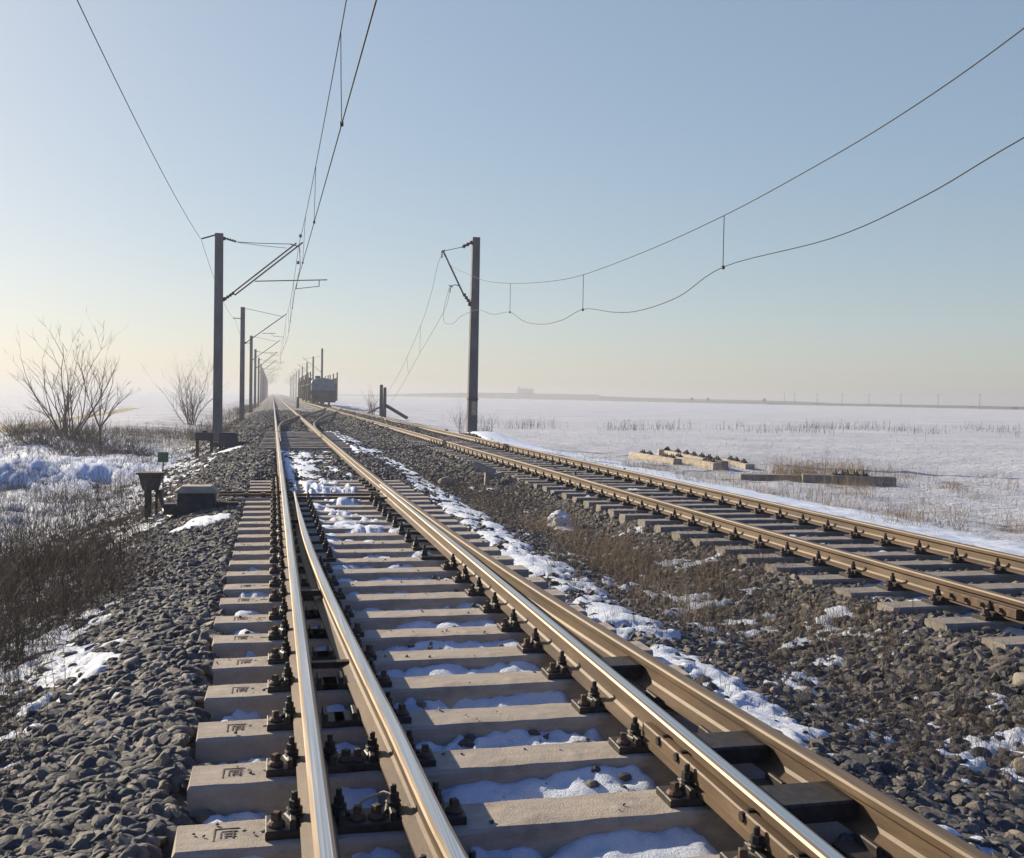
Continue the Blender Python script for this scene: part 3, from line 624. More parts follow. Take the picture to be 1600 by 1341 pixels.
# ------------------------------------------------------------------ overhead line poles
def insul(m, p, q, n=4, r=.045):
    p = Vector(p); q = Vector(q); P = []; rr = []
    for i in range(n * 2 + 1): P.append(p.lerp(q, i / (n * 2))); rr.append(r if i % 2 else r * .45)
    m.tube(P, rr, 8); return m
def pole(loc, htop, label, arms, group, side=1, wide=(.175, .15), detail=True):
    o = empty("catenary_pole", loc, label, "pole", group)
    zb = -.5; m = MB(); ht = htop - loc[2]; b, t = wide
    m.box(-b, b, -b*.9, b*.9, zb, ht, .0, top=(b - t, (b - t) * .9)); m.build("shaft", POLEC, o)
    S = side; L = lambda z: z - loc[2]
    if arms == 'none': return o
    if arms == 'main':
        br = MB(); br.box(S*.13, S*.24, -.07, .07, L(5.0), L(5.14)); br.box(S*.12-.02*(S<0), S*.22, -.06, .06, L(7.3), L(7.42)); br.build("bracket", IRON, o)
        a = MB(); a.tube([(S*.45, 0, L(5.28)), (S*2.86, 0, L(7.33))], .032, 8); a.tube([(S*.58, 0, L(5.24)), (S*3.10, 0, L(7.37))], .032, 8); a.tube([(S*2.62, 0, L(7.28)), (S*2.98, 0, L(7.2)), (S*3.0, 0, L(6.95))], .022, 6)
        a = a.build("bracket_tube", GALV, o); insul(MB(), (S*.2, 0, L(5.06)), (S*.56, 0, L(5.34)), 4, .075).build("insulator", CERAM, a)
        s_ = MB(); s_.tube([(S*.55, 0, L(7.26)), (S*1.5, 0, L(7.25)), (S*2.62, 0, L(7.28))], .014, 6); s_.tube([(S*.7, 0, L(7.24)), (S*1.6, 0, L(7.16)), (S*2.5, 0, L(7.12))], .01, 6)
        s_ = s_.build("stay_rod", GALV, o); insul(MB(), (S*.18, 0, L(7.38)), (S*.62, 0, L(7.27)), 5, .055).build("insulator", CERAM, s_)
        rg = MB(); rg.tube([(S*1.32, 0, L(5.80)), (S*4.05, 0, L(5.97))], .02, 8); rg.tube([(S*3.74, 0, L(5.95)), (S*3.74, 0, L(5.70))], .018, 6); rg = rg.build("registration_arm", GALV, o)
        MB().tube([(S*3.74, 0, L(5.71)), (S*2.84, 0, L(5.57))], .014, 6).build("steady_arm", GALV, rg)
    elif arms == 'short':
        br = MB(); br.box(S*.13, S*.24, -.07, .07, L(5.0), L(5.14)); br.build("bracket", IRON, o)
        a = MB(); a.tube([(S*.2, 0, L(5.06)), (S*3.0, 0, L(7.2))], .035, 6); a = a.build("bracket_tube", GALV, o)
        s_ = MB(); s_.tube([(S*.12, 0, L(7.5)), (S*.5, 0, L(7.46)), (S*2.8, 0, L(7.02))], .016, 5); s_.build("stay_rod", GALV, o)
        rg = MB(); rg.tube([(S*1.35, 0, L(5.78)), (S*2.3, 0, L(5.82))], .018, 5); rg.tube([(S*2.0, 0, L(5.8)), (S*2.1, 0, L(5.62)), (S*2.85, 0, L(5.56))], .014, 5); rg.build("registration_arm", GALV, o)
    return o
PG, PGR = "catenary poles left of the tracks", "catenary poles right of the tracks"
p1 = pole((-2.03, 40.5, -.42), 7.54, "nearest and tallest catenary pole on the left with full cantilever", 'main', PG)
fb = MB().obox((-.14, 0, 7.9), (-.64, 0, 7.73), .04, .05); fb.build("feeder_bracket", IRON, p1)
proto = None
DY = [75.5, 113, 149, 185.5, 222, 258.5, 295, 331.5, 368, 404.5, 441, 477.5, 514]
for k, y in enumerate(DY):
    x = -2.12 - .004 * (y - 75) if y < 120 else -2.42
    lab = f"left catenary pole with slanting arm, {ordinal(k + 1)} back in its row"
    if proto is None:
        q = proto = pole((x, y, -.4), 7.6, lab, 'short', PG); MB().obox((-.14, 0, 7.2), (-.68, 0, 7.2), .04, .05).build("feeder_bracket", IRON, q)
        proto_main = pole((-2.42, 149, -.4), 7.65, "left catenary pole with long level arm, fourth back in its row", 'main', PG)
    elif y == 149: q = proto_main
    else:
        q = copy_tree(proto if k % 2 == 0 or k < 2 else proto_main); q.location = (x, y, -.4); q["label"] = lab
# right-hand pole beside the field
p2 = empty("catenary_pole", (7.78, 40.3, -.15), "tall concrete catenary pole standing alone at the edge of the snowy field", "pole", PGR)
MB().box(-.20, .20, -.17, .17, -.6, 8.03, 0, top=(.055, .045)).build("shaft", POLEC, p2); p2.rotation_euler = (0, R(.35), 0)
MB().box(-.203, .203, -.174, .174, 1.55, 1.62).build("band", IRON2, p2); MB().box(-.06, .135, -.182, -.16, .95, 1.5).build("patch", LID, p2, label="pale worn patch low on the pole")
a = MB(); a.tube([(-.42, 0, 5.68), (-1.31, 0, 7.42)], .035, 8); a.tube([(-1.24, 0, 7.45), (-1.36, 0, 7.42), (-1.36, 0, 7.15)], .03, 6); a = a.build("bracket_tube", GALV, p2)
insul(MB(), (-.14, 0, 5.36), (-.46, 0, 5.78), 4, .085).build("insulator", CERAM, a); MB().box(-.26, -.12, -.05, .05, 5.3, 5.42).build("bracket", IRON, p2)
s_ = MB().tube([(-.55, 0, 7.62), (-1.3, 0, 7.42)], .014, 6).build("stay_rod", GALV, p2); insul(MB(), (-.12, 0, 7.86), (-.55, 0, 7.62), 3, .09).build("insulator", CERAM, s_)
rg = MB(); rg.tube([(-.60, 0, 6.05), (-.78, 0, 6.12), (-.97, 0, 6.06), (-1.0, 0, 5.8)], .018, 6); rg.tube([(-.9, 0, 6.02), (-1.06, 0, 6.08)], .022, 6); rg.build("registration_arm", GALV, p2)
pr = None
for k, y in enumerate([166, 203, 240, 277, 314, 351, 388, 425, 462]):
    lab = f"far catenary pole with arm to the left standing beyond the wagons, {ordinal(k)} in its row"
    if pr is None: q = pr = pole((7.62, y, -.2), 8.75, lab, 'short', PGR, side=-1)
    else: q = copy_tree(pr); q.location = (7.62, y, -.2); q["label"] = lab
# far poles standing between the tracks' left side of the wagons
# broken stump with its fallen leg
st = empty("pole_stump", (8.6, 82, .0), "broken concrete pole stump with slanting debris at the right-hand track", "pole stump")
MB().box(-.30, -.02, -.17, .17, -.5, 2.35, 0, top=(.02, .02)).build("shaft", POLEC, st); MB().box(.0, .26, -.15, .17, -.5, 2.15, .03, top=(.02, .02)).build("shaft", POLEC, st)
MB().obox((.2, 0, .72), (1.75, -1.4, -.25), .26, .2).build("fallen_leg", WAGD, st); MB().obox((-.2, -.1, .6), (-1.7, -1.5, -.1), .12, .12).build("brace", GALV, st)

# ------------------------------------------------------------------ overhead wires
def wire(name, pts, r, label, cat="wire", group=None, n=5):
    return MB().tube(pts, r, n).build(name, WIRE, smooth=True, label=label, cat=cat, group=group)
def catn(x0, x1, y0, y1, z0, z1, sag, n=24):
    return [(x0 + (x1 - x0) * t, y0 + (y1 - y0) * t, z0 + (z1 - z0) * t - 4 * sag * t * (1 - t)) for t in np.linspace(0, 1, n)]
sup = [-33, 3.5, 40.5, 75.5, 113, 149, 185.5, 222, 258.5, 295, 331.5, 368, 404.5]
cz = 5.56; cx = [.8 if i % 2 == 0 else 1.02 for i in range(len(sup))]
cpts = []; mpts = []
for i in range(len(sup) - 1):
    cpts += catn(cx[i], cx[i+1], sup[i], sup[i+1], cz, cz, .04, 12)[(1 if i else 0):]
    mpts += catn(.92, .92, sup[i], sup[i+1], 7.25, 7.25, .42 if sup[i] < 40 else .5, 16)[(1 if i else 0):]
cw = wire("contact_wire", cpts, .0105, "lower contact wire above the main track running up to the top frame edge")
mw = wire("messenger_wire", mpts, .009, "upper messenger wire above the main track, left of the contact wire")
def interp_w(P, y):
    P = np.array(P); return (float(np.interp(y, P[:, 1], P[:, 0])), y, float(np.interp(y, P[:, 1], P[:, 2])))
for y in (15.4, 24.3, 32, 49, 58, 67, 83, 94, 104, 122, 131, 140):
    a, b = interp_w(mpts, y), interp_w(cpts, y); MB().tube([a, (.5*(a[0]+b[0]), y + .05, .5*(a[2]+b[2])), b], .006, 4).build("dropper", WIRE, cw)
    MB().box(b[0]-.025, b[0]+.025, y-.03, y+.03, b[2]-.03, b[2]+.03).build("dropper_clamp", IRON, cw)
for (y, z) in ((38.3, 7.28), (41.6, 6.72)): MB().lathe((.93, y, z - .06), [(.03, 0), (.07, .03), (.03, .06), (.07, .09), (.03, .12)], 8).build("insulator", CERAM, mw)
MB().tube([(.95, 40.5, 7.1), (1.0, 40.9, 6.5), (.9, 40.6, 6.0), (.84, 40.5, 5.57)], .012, 5).build("jumper", WIRE, mw)
fpts = []
fs = [-33, 3.5, 40.5, 75.5, 113, 149]
for i in range(len(fs) - 1):
    z0 = 7.28 if i < 3 else 6.85; z1 = 7.28 if i < 2 else 6.85; fpts += catn(-2.68, -2.68 if i < 2 else -2.8, fs[i], fs[i+1], z0, z1, .42, 18)[(1 if i else 0):]
wire("feeder_wire", fpts, .008, "single feeder wire on the far left sloping down to the nearest left pole")
def smooth_pts(P, n=6):
    P = np.array(P, float); out = []
    for i in range(len(P) - 1):
        p0, p1, p2, p3 = P[max(i-1, 0)], P[i], P[i+1], P[min(i+2, len(P)-1)]
        for t in np.arange(n) / n: out.append(tuple(.5*((2*p1)+(-p0+p2)*t+(2*p0-5*p1+4*p2-p3)*t*t+(-p0+3*p1-3*p2+p3)*t**3)))
    return out + [tuple(P[-1])]
rx = 6.3
um = [(rx, 5.2, 5.4), (rx, 7.74, 4.82), (rx, 9.6, 4.53), (rx, 11.6, 4.35), (rx, 13.9, 4.21), (rx, 17, 4.13), (rx, 20.8, 4.14), (rx, 23.8, 4.32), (rx, 27.4, 4.66), (rx, 30.7, 5.07), (rx, 33.3, 5.54), (rx, 36.8, 6.23), (6.42, 40.3, 7.05),
      (6.75, 45, 6.0), (7.02, 50, 4.95), (7.29, 60, 3.0), (7.5, 70, 1.5), (7.6, 78, .4)]
lw = [(rx, 5.2, 4.25), (rx, 7.7, 3.87), (rx, 9.1, 3.62), (rx, 10.8, 3.46), (rx, 13.7, 3.48), (rx, 15.4, 3.20), (rx, 17.2, 3.12), (rx, 18.6, 3.2), (rx, 20.5, 3.41), (rx, 22.1, 3.30), (rx, 23.8, 3.31), (rx, 25.7, 3.5), (rx, 27.4, 3.87), (rx, 29.6, 3.98), (rx, 32.1, 4.3), (rx, 35, 4.3), (6.5, 37.6, 4.25), (6.75, 41, 4.5), (6.76, 41.5, 5.0), (6.78, 40.3, 5.85)]
u = wire("messenger_wire", smooth_pts(um), .0066, "slack upper wire sagging from the top right corner to the lone right pole")
l = wire("contact_wire", smooth_pts(lw), .0066, "slack kinked lower wire dipping from the right frame edge to the lone right pole")
for y in (13.75, 20.6, 27.4):
    a, b = interp_w(um[:12], y), interp_w(lw[:16], y); MB().tube([a, (a[0], y, .5*(a[2]+b[2])), b], .006, 4).build("dropper", WIRE, u)
    MB().box(b[0]-.02, b[0]+.02, y-.02, y+.02, b[2]-.025, b[2]+.025).build("dropper_clamp", IRON, u)
lf = [(6.80, 40.3, 5.85), (6.95, 42, 5.25), (6.98, 46, 4.4), (7.0, 50, 3.62), (7.45, 60, 2.25), (7.9, 70, 1.1), (8.2, 78, .3)]
l2 = wire("contact_wire", smooth_pts(lf), .0066, "slack lower wire falling from the lone right pole towards the stump")
for y in (50, 56.5):
    a, b = interp_w(um[12:], y), interp_w(lf, y); MB().tube([a, b], .006, 4).build("dropper", WIRE, l2)

# ------------------------------------------------------------------ wagons on the right-hand track
def wagon(y0, label, first):
    o = empty("freight_wagon", (5.92, y0, RT), label, "wagon", "wagons parked on the right-hand track")
    L = 19.0; MB().box(-1.45, 1.45, 0, L, .85, 1.2).build("underframe", WAGD, o)
    MB().box(-1.42, 1.42, -.06, .10, .35, 1.75).build("end_wall", WAGD, o)
    m = MB(); arc = [(-1.45, 1.76), (-1.46, 2.6), (-1.30, 3.0), (-.8, 3.2), (0, 3.26), (.75, 3.15), (1.15, 2.85), (1.45, 2.0), (1.45, 1.76)]; n = len(arc); V = []
    for (yy, f, dz) in ((.15, .99, 0), (.6, 1, .0), (3.2, 1, -.08), (5.8, 1, .02), (6.1, .96, -.1)): V += [(u * f, yy, 1.76 + (z - 1.76 + dz * (z > 2)) * f) for (u, z) in arc]
    F = [(i*n+k, i*n+k+1, (i+1)*n+k+1, (i+1)*n+k) for i in range(4) for k in range(n - 1)] + [tuple(range(n))[::-1], tuple(range(4*n, 5*n))]
    m.add(V, F); m.build("load_cover", WAGP, o)
    MB().box(-.95, -.35, 1.2, 2.0, 3.05, 3.5, .03).build("load_cap", WAGD, o); MB().box(-.3, .45, -.09, -.065, 1.22, 1.30).build("end_label", WAGP, o)
    MB().box(-1.40, 1.40, 6.6, L - .3, 1.9, 2.02).build("upper_deck", WAGD, o)
    for sx in (-1, 1):
        for k in range(8):
            h = 3.95 if k % 3 == 0 else 3.3
            MB().box(sx*1.57-.07, sx*1.57+.07, .1+k*2.6-.08, .1+k*2.6+.08, .55, h).build("side_stake", WAGO if (k + (sx > 0)) % 3 == 0 and k else WAGD, o)
        for k in range(3): MB().obox((sx*1.57, 2.7+k*5.2, 1.3), (sx*1.57, 5.3+k*5.2, 3.2), .07, .07).build("side_brace", WAGO, o)
        MB().obox((sx*1.57, .1, 2.5), (sx*1.57, 18.4, 2.5), .06, .1).build("side_rail", WAGD, o)
        m = MB(); m.tube([(sx*.88, -.62, .88), (sx*.88, -.02, .88)], .1, 10); m.tube([(sx*.88, -.66, .88), (sx*.88, -.58, .88)], .24, 14); m.build("buffer", IRON, o)
    for yy in (1.6, 3.4, 15.4, 17.2):
        m = MB()
        for sx in (-1, 1): m.tube([(sx*.69, yy, .45), (sx*.82, yy, .45)], .45, 20)
        m.tube([(-.8, yy, .45), (.8, yy, .45)], .08, 8); m.build("wheelset", IRON, o)
    return o
wagon(124, "dark blue-grey freight wagon with side posts, nearest on the right-hand track", True)
wagon(144.6, "open freight wagon with tall side posts behind the nearest wagon", False)
wagon(165.2, "third freight wagon back, half lost in haze behind the others", False)

# ------------------------------------------------------------------ far field: road bank, utility poles, vans, building
far = MB()
P = [(-60, 1560), (286, 1062), (400, 540), (470, 330), (560, 200), (900, -150)]
P = [(40, 1650), (290, 1075), (375, 700), (440, 535), (700, 330)]
for i in range(len(P) - 1):
    (xa, ya), (xb, yb) = P[i], P[i+1]; d = Vector((xb - xa, yb - ya)).normalized(); nn = Vector((-d.y, d.x))
    V = []
    for (x, y) in ((xa, ya), (xb, yb)):
        for s, z in ((-9, -.9), (-4, 1.25), (4, 1.25), (9, -.9)): V.append((x + nn.x * s, y + nn.y * s, z))
    far.add(V, [(0, 4, 5, 1), (1, 5, 6, 2), (2, 6, 7, 3)])
far.build("road_embankment", ASPH, kind="structure", label="low dark road embankment along the horizon on the right")
def along(t):
    n = len(P) - 1; k = min(int(t * n), n - 1); f = t * n - k; return (P[k][0] + (P[k+1][0] - P[k][0]) * f, P[k][1] + (P[k+1][1] - P[k][1]) * f)
up = None
for k, px in enumerate([1224, 1240, 1275, 1314, 1356, 1406, 1464, 1529]):
    ang = math.atan((px - 800) / 1600) + R(13.2); D = 720 - (px - 1224) * .45
    loc = (math.sin(ang) * D, math.cos(ang) * D, .2); hgt = 7.4
    lab = f"thin utility pole on the right horizon, {ordinal(k)} from the left"
    if up is None:
        q = up = empty("utility_pole", loc, lab, "utility pole", "utility poles on the horizon"); MB().tube([(0, 0, -1), (0, 0, hgt)], [.16, .11], 6).build("shaft", ASPH, q); MB().box(-.8, .8, -.05, .05, hgt - .7, hgt - .55).build("crossarm", ASPH, q)
    else: q = copy_tree(up); q.location = loc; q["label"] = lab
vn = None
for k, (px, lab) in enumerate([(1080, "tiny dark van on the horizon road, leftmost of three"), (1105, "tiny dark van on the horizon road, middle one of three"), (1193, "tiny dark van on the horizon road, rightmost of three")]):
    ang = math.atan((px - 800) / 1600) + R(13.2); D = [905, 885, 800][k]; loc = (math.sin(ang) * D, math.cos(ang) * D, 1.3)
    if vn is None:
        q = vn = empty("van", loc, lab, "van", "vans on the horizon road", -.6); m = MB(); m.box(-1.1, 1.1, -2.6, 2.6, .35, 1.4); m.box(-1.0, 1.0, -2.5, 1.6, 1.4, 2.6, .1, top=(.08, .3)); m.build("body", VANP, q)
        for sx in (-1, 1):
            for sy in (-1.6, 1.6): MB().tube([(sx*.85, sy, .36), (sx*1.12, sy, .36)], .36, 12).build("wheel", BLACK, q)
    else: q = copy_tree(vn); q.location = loc; q["label"] = lab
ang = math.atan((845 - 800) / 1600) + R(13.2); D = 1250; b = empty("farm_building", (math.sin(ang) * D, math.cos(ang) * D, -.6), "pale grey industrial building barely visible in haze on the horizon", "building", None, -ang)
MB().box(-58, 70, 0, 30, 0, 6.2).build("long_hall", PLAST, b); MB().box(-30, -10, 4, 26, 6.2, 13, 0).build("tower_block", PLAST, b); MB().box(-29, -27, 10, 12, 13, 16).build("chimney", PLAST, b); MB().box(-58.5, 70.5, -.5, 30.5, 6.2, 6.9, .3).build("roof", ASPH, b)
m = MB(); n = 40
for i in range(n + 1):
    t = i / n; x = -260 + 620 * t; z = 8.5 * math.sin(math.pi * t) ** .6 * (.75 + .25 * math.sin(7 * t)); m.v += [(x, 60, -1), (x, 60 - 8, z), (x, 110, z * .9), (x, 150, -1)]
for i in range(n):
    for k in range(3): m.f.append((4*i+k, 4*i+4+k, 4*i+5+k, 4*i+1+k)); m.m.append(0)
m.build("far_woodland", ASPH, None, b.location, kind="stuff", label="low hazy belt of trees along the horizon by the building").rotation_euler = (0, 0, -ang - .25)

# ------------------------------------------------------------------ sleepers lying in the snow
def field_sleeper(x0, y0, x1, y1, h, label, fast, w=.26, m=CONC):
    L = math.hypot(x1 - x0, y1 - y0); cx, cy = (x0 + x1) / 2, (y0 + y1) / 2; z = max(gz(cx, cy), min(gz(x0, y0), gz(x1, y1))) + h
    me = sleeper_mesh(L, w, h + .12, seed=int(cx * 100)).mesh("sleeper", m)
    s = mobj("discarded_sleeper", me, None, (cx, cy, z), label=label, cat="sleeper", group="discarded sleepers in the snow"); s.rotation_euler = (random.uniform(-.05, .05), 0, math.atan2(y1 - y0, x1 - x0))
    for fx in fast:
        p = mobj("base_plate", PLATE, s, (fx * L / 2, 0, 0))
        for sx in (-1, 1):
            mobj("clamp_bolt", TB, p, (sx * .078, .012, 0)); mobj("sleeper_screw", SC, p, (sx * .142, -.02, 0))
    return s
field_sleeper(11.75, 32.4, 11.80, 28.6, .15, "pale discarded sleeper, leftmost of the heap in the snow", (-.5, -.2, .5, .75))
field_sleeper(12.30, 30.7, 12.35, 27.0, .15, "short pale discarded sleeper at the front of the heap, second from the left", (-.5, .6, .78))
field_sleeper(13.35, 33.8, 12.60, 27.2, .24, "long pale discarded sleeper topping the heap, its bright end facing right", (-.8, -.4, -.1, .15, .4, .62, .85), .34)
field_sleeper(14.4, 31.2, 13.8, 27.9, .09, "discarded sleeper half sunk in snow, rightmost of the heap", (-.3, .1, .6))
field_sleeper(11.30, 23.4, 12.85, 23.0, .14, "dark sleeper lying lengthwise before the tracks, left one of two", (), .3, CONC2)
field_sleeper(12.65, 22.75, 14.65, 21.9, .20, "dark sleeper lying lengthwise with iron fittings on top, right one of two", (-.2, .05, .25), .34, CONC2)

# concrete bracket, loose stones
o = empty("concrete_marker", (4.06, 19.35, gz(4.06, 19.35)), "broken pale concrete bracket leaning by the right-hand track's ballast", "concrete block")
MB().obox((-.02, 0, -.1), (.0, 0, .34), .085, .1, (0, 1, 0)).build("stem", CONC, o); MB().obox((-.28, .05, .44), (.14, -.05, .28), .12, .13).build("crosspiece", CONC, o); MB().obox((.0, -.02, .18), (.34, .05, .26), .06, .07).build("arm", CONC, o)
def boulder(loc, s, m, label, cat, name, sub=3, amp=.25, seed=1):
    D, F = ico(sub); r = 1 + amp * (fbm(D[:, 0] * 2 + seed, D[:, 1] * 2 + D[:, 2] * 1.7, .8, 3, seed)); V = D * r[:, None] * np.array(s)
    return mobj(name, np_mesh(name, V, F, m, True), None, loc, label=label, cat=cat)
boulder((3.40, 20.1, gz(3.4, 20.1) + .08), (.17, .12, .11), CONC, "pale rounded stone on the dark ballast between the tracks", "stone", "boulder", seed=3)
boulder((3.86, 13.5, gz(3.86, 13.5) + .08), (.17, .2, .12), SNOW, "white lump of snow in the weeds between the tracks", "snow lump", "snow_lump", 4, .6, 5)
boulder((4.38, 5.15, gz(4.38, 5.15) + .02), (.085, .11, .06), CONC2, "tan rock at the right frame edge beside the ballast", "stone", "boulder", seed=7)

# ------------------------------------------------------------------ dry weeds (stuff)
def blades(name, x, y, h, wd, m, label, lean=.35, curve=.5, seg=4, branch=0):
    n = len(x); z = base_h(x, y) + lump(x, y) - .02; a = rng.uniform(0, 2*np.pi, n); ln = np.abs(rng.normal(0, lean, n)); cv = rng.normal(0, curve, n)
    if branch:
        k = rng.integers(0, n, n * branch); t0 = rng.uniform(.35, .9, n * branch)
        bx = x[k] + np.cos(a[k]) * ln[k] * h[k] * t0; by = y[k] + np.sin(a[k]) * ln[k] * h[k] * t0; bz = z[k] + h[k] * t0
        x = np.concatenate([x, bx]); y = np.concatenate([y, by]); z = np.concatenate([z, bz]); h = np.concatenate([h, h[k] * rng.uniform(.15, .4, len(k))]); a = np.concatenate([a, rng.uniform(0, 2*np.pi, len(k))])
        ln = np.concatenate([ln, np.abs(rng.normal(.7, .3, len(k)))]); cv = np.concatenate([cv, rng.normal(0, curve, len(k))]); wd = np.concatenate([wd, wd[k] * .6]); n = len(x)
    b = rng.uniform(0, 2*np.pi, n); t = np.linspace(0, 1, seg + 1)
    off = ln[:, None] * t + cv[:, None] * t ** 2 * .5
    px = x[:, None] + np.cos(a)[:, None] * off * h[:, None]; py = y[:, None] + np.sin(a)[:, None] * off * h[:, None]
    pz = z[:, None] + h[:, None] * t * (1 - .25 * np.abs(off) * t)
    wv = wd[:, None] * (1 - .8 * t) / 2; V = []
    for q in range(3):                      # three-sided stalk
        ang = b + q * 2.0944; V.append(np.stack([px + np.cos(ang)[:, None] * wv, py + np.sin(ang)[:, None] * wv, pz], -1))
    V = np.stack(V, 2).reshape(-1, 3); s = (seg + 1) * 3; base = (np.arange(n) * s)[:, None, None]
    F = np.array([[3*i + q, 3*i + (q + 1) % 3, 3*i + 3 + (q + 1) % 3, 3*i + 3 + q] for i in range(seg) for q in range(3)])
    return mobj(name, np_mesh(name, V, (F[None] + base).reshape(-1, 4), m, True), kind="stuff", label=label)
def clumps(n, nc, x0, x1, y0, y1, sx, sy, p=None):
    cxs = rng.uniform(x0, x1, nc); cys = rng.uniform(y0, y1, nc); k = rng.integers(0, nc, n)
    x = cxs[k] + rng.normal(0, sx, n); y = cys[k] + rng.normal(0, sy, n); return x, y
# foreground left
x, y = clumps(3800, 110, -5.4, -1.6, 4.0, 14, .28, .6); kk = x < -1.45; x, y = x[kk], y[kk]
blades("dry_weeds", x, y, rng.uniform(.3, 1.05, len(x)), rng.uniform(.004, .009, len(x)), WEED, "tall dark dead weed stalks on the left verge in the foreground", .38, .6, 4, 4)
x, y = clumps(2600, 50, -2.9, -1.3, 4.0, 10.0, .2, .45)
blades("dry_weeds", x, y, rng.uniform(.1, .45, len(x)), rng.uniform(.003, .006, len(x)), WEED, "tangled dead weeds creeping onto the near left ballast", .6, .9, 4, 4)
x, y = clumps(9000, 120, -10, -2.2, 12, 27, .5, .8)
blades("dry_grass", x, y, rng.gamma(2.2, .05, len(x)) + .04, rng.uniform(.005, .010, len(x)), WEED, "low dead grass poking through snow on the left verge", .8, .9, 3, 2)
x, y = clumps(26000, 170, -5.8, -1.55, 3.6, 16, .35, .7); kk = x < -1.4; x, y = x[kk], y[kk]
blades("dry_grass", x, y, rng.uniform(.08, .26, len(x)), rng.uniform(.004, .007, len(x)), WEED, "matted dead grass under the foreground weeds", .8, .8, 3, 1)
x, y = clumps(15000, 150, -9.5, -2.0, 14, 62, .45, 1.2); kk = (((x + 6.2) / 2.0) ** 2 + ((y - 28.5) / 5) ** 2 > 1) | (rng.random(len(x)) < .6); x, y = x[kk], y[kk]
blades("dry_weeds", x, y, rng.gamma(2.2, .085, len(x)) + .05, rng.uniform(.006, .014, len(x)), WEED, "brown scrub and weeds along the left verge", .8, .8, 3, 2)
x, y = clumps(2600, 60, -5.2, -2.4, 55, 180, .5, 3)
blades("dry_weeds", x, y, rng.uniform(.15, .6, len(x)), rng.uniform(.015, .03, len(x)), WEED, "hazy scrub beside the distant left poles", .4, .4, 3, 2)
# between the tracks
x, y = clumps(2600, 30, 2.95, 4.35, 6.2, 15, .18, .4); kk = (x > 2.6) & (x < 4.6); x, y = x[kk], y[kk]
blades("dry_grass", x, y, rng.uniform(.06, .38, len(x)), rng.uniform(.003, .006, len(x)), STRAW, "straw-coloured dead grass in the trough between the tracks", .55, .8, 4, 2)
x, y = clumps(2600, 40, 2.8, 4.3, 4.2, 22, .25, .6); kk = (x > 2.5) & (x < 4.6); x, y = x[kk], y[kk]
blades("dry_weeds", x, y, rng.uniform(.08, .36, len(x)), rng.uniform(.003, .006, len(x)), WEED, "dark branching weeds among the ballast between the tracks", .45, .6, 4, 3)
# right verge and field
x, y = clumps(1500, 42, 9.0, 22, 12.5, 26, .3, .4)
blades("dry_weeds", x, y, rng.uniform(.1, .42, len(x)), rng.uniform(.004, .009, len(x)), STRAW, "clumps of dry weeds poking through snow at the right", .35, .5, 4, 3)
x, y = clumps(5200, 75, 7.6, 20, 9.5, 30, .22, .3)
blades("dry_grass", x, y, rng.gamma(2.2, .05, len(x)) + .03, rng.uniform(.004, .008, len(x)), STRAW, "low irregular tufts of brown grass in the snow beside the right-hand track", .7, .9, 3, 2)
x, y = clumps(1900, 45, 2.4, 4.6, 4.0, 12, .16, .3)
blades("dry_weeds", x, y, rng.uniform(.06, .28, len(x)), rng.uniform(.0025, .005, len(x)), WEED, "tangled fine weeds among the ballast right of the switch", .8, 1.0, 4, 3)
x, y = sample(900, 8.6, 40, 14, 60)
blades("dry_weeds", x, y, rng.uniform(.06, .3, len(x)), rng.uniform(.005, .011, len(x)), WEED, "scattered thin stalks in the snowy field", .35, .5, 3, 1)
x, y = clumps(1000, 40, 14, 64, 60, 76, .9, .9); kk = x > 12
blades("dry_weeds", x[kk], y[kk], rng.uniform(.15, .8, kk.sum()), rng.uniform(.012, .026, kk.sum()), WEED, "row of dark weeds across the snowy field", .25, .4, 3, 2)
x, y = clumps(800, 30, 12.5, 14.8, 22.8, 24.5, .25, .25)
blades("dry_grass", x, y, rng.uniform(.3, .62, len(x)), rng.uniform(.006, .01, len(x)), STRAW, "brown dead grass behind the lengthwise sleepers", .7, .8, 3, 2)

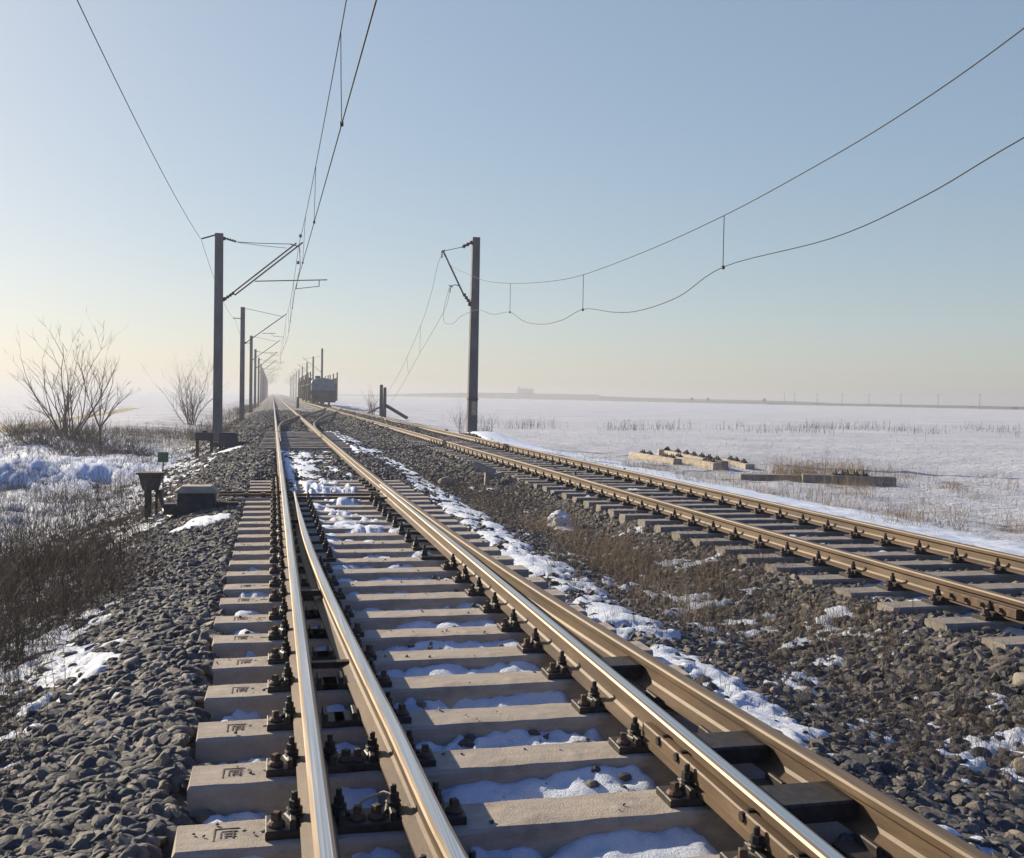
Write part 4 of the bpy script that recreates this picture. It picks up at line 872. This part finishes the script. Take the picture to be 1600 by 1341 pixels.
# ------------------------------------------------------------------ bare shrubs and trees
def shrub(name, loc, label, cat, stems, H, spread, r0, seed, trunk=False, group=None, twig=3, lift=.3):
    r = random.Random(seed); o = empty(name, loc, label, cat, group); main = MB(); tw = MB()
    def grow(p, d, L, rad, depth, mb):
        n = 7; P = [p]; rr = [rad]; pp = Vector(p); dd = Vector(d)
        for i in range(n):
            dd = (dd + Vector((r.gauss(0, .10), r.gauss(0, .10), r.gauss(.02, .07)))).normalized(); pp = pp + dd * (L / n); P.append(tuple(pp)); rr.append(rad * (1 - .8 * (i + 1) / n))
        mb.tube(P, rr, 5 if depth == 0 else 3, cap=False)
        if depth < 2:
            for _ in range(r.randint(twig, twig + 3) if depth == 0 else r.randint(1, twig)):
                k = r.randint(2, n); a = r.uniform(0, 6.28); q = (Vector(P[k]) - Vector(P[k-1])).normalized()
                nd = (q + Vector((math.cos(a), math.sin(a), lift)) * r.uniform(.4, .9)).normalized(); grow(P[k], nd, L * r.uniform(.22, .45), max(rr[k] * .7, r0 * .18), depth + 1, tw)
    if trunk:
        main.tube([(0, 0, -.3), (.03, .02, H*.12), (.02, 0, H*.25)], [r0*2.6, r0*2.1, r0*1.9], 7)
    for i in range(stems):
        a = 6.28 * i / stems + r.uniform(-.4, .4); t = r.uniform(.15, 1) * spread; b = (0.02, 0, H*.24) if trunk else (r.uniform(-.3, .3)*spread, r.uniform(-.3, .3)*spread, -.2)
        grow(b, Vector((math.cos(a)*t, math.sin(a)*t*.8, 1)).normalized(), (H*.8 if trunk else H) * r.uniform(.65, 1.1), r0 * r.uniform(.7, 1.15), 0, main)
    main.build("trunk" if trunk else "stems", BARK, o, smooth=True); tw.build("crown" if trunk else "twigs", BARK, o, smooth=True); return o
shrub("bare_shrub", (-7.75, 42.5, gz(-7.75, 42.5)), "largest bare shrub with long arching stems on the left bank", "shrub", 17, 3.7, .8, .033, 5, twig=5)
shrub("bare_tree", (-6.1, 39.5, gz(-6.1, 39.5)), "thin dark bare sapling just right of the large shrub", "tree", 7, 3.2, .75, .024, 8, True, twig=6)
shrub("bare_tree", (-5.75, 78, gz(-5.75, 78) - .35), "rounded bare tree standing left of the nearest pole", "tree", 24, 4.3, .6, .032, 12, False, twig=6)
for k, (x, y, h, lab) in enumerate([(-7.0, 41.0, 1.25, "low dark thicket at the foot of the large shrub"), (-5.0, 37.5, 1.0, "low dark thicket right of the bare sapling"), (-9.3, 43.5, 1.1, "low dark thicket left of the large shrub"), (-8.0, 38.5, 1.0, "dark thicket on the bank in front of the large shrub"), (-6.1, 36.0, .9, "dark thicket on the bank in front of the bare sapling")]):
    shrub("thicket", (x, y, gz(x, y)), lab, "shrub", 110, h, 2.2, .014, 30 + k, False, "thickets on the left bank", 3)
shrub("bare_shrub", (8.35, 40.0, gz(8.35, 40)), "small bare bush hugging the right side of the lone right pole", "shrub", 16, .95, .8, .012, 41, False, None, 3)
shrub("bare_shrub", (7.35, 40.2, gz(7.35, 40.2)), "thin tall weeds against the left side of the lone right pole", "shrub", 8, 1.5, .22, .009, 43, False, None, 3)
shrub("bare_shrub", (7.75, 82, gz(7.75, 82)), "hazy bare bush left of the broken stump", "shrub", 16, 1.9, .5, .02, 47, False, None, 4)
shrub("dry_stalk", (13.75, 23.6, gz(13.75, 23.6)), "single tall dead stalk rising behind the right lengthwise sleeper", "plant", 3, .85, .18, .013, 51, False, None, 2)
shrub("bare_shrub", (10.35, 14.0, gz(10.35, 14.0)), "dark dead weed clump beside the right-hand track near the frame edge", "shrub", 18, .42, .9, .005, 53, False, None, 3)

# ------------------------------------------------------------------ haze
hz = MB(); hz.box(-3200, 3210, -120, 3500, -3.5, 17); hm = bpy.data.materials.new("haze"); hm.use_nodes = True; t = hm.node_tree
t.nodes.remove(t.nodes["Principled BSDF"]); pv = t.nodes.new("ShaderNodeVolumePrincipled"); pv.inputs["Color"].default_value = (.60, .62, .66, 1); pv.inputs["Density"].default_value = .00105; pv.inputs["Anisotropy"].default_value = .25
t.links.new(pv.outputs[0], t.nodes["Material Output"].inputs["Volume"])
hz.build("haze", hm, kind="stuff", label="pale winter haze over the plain")
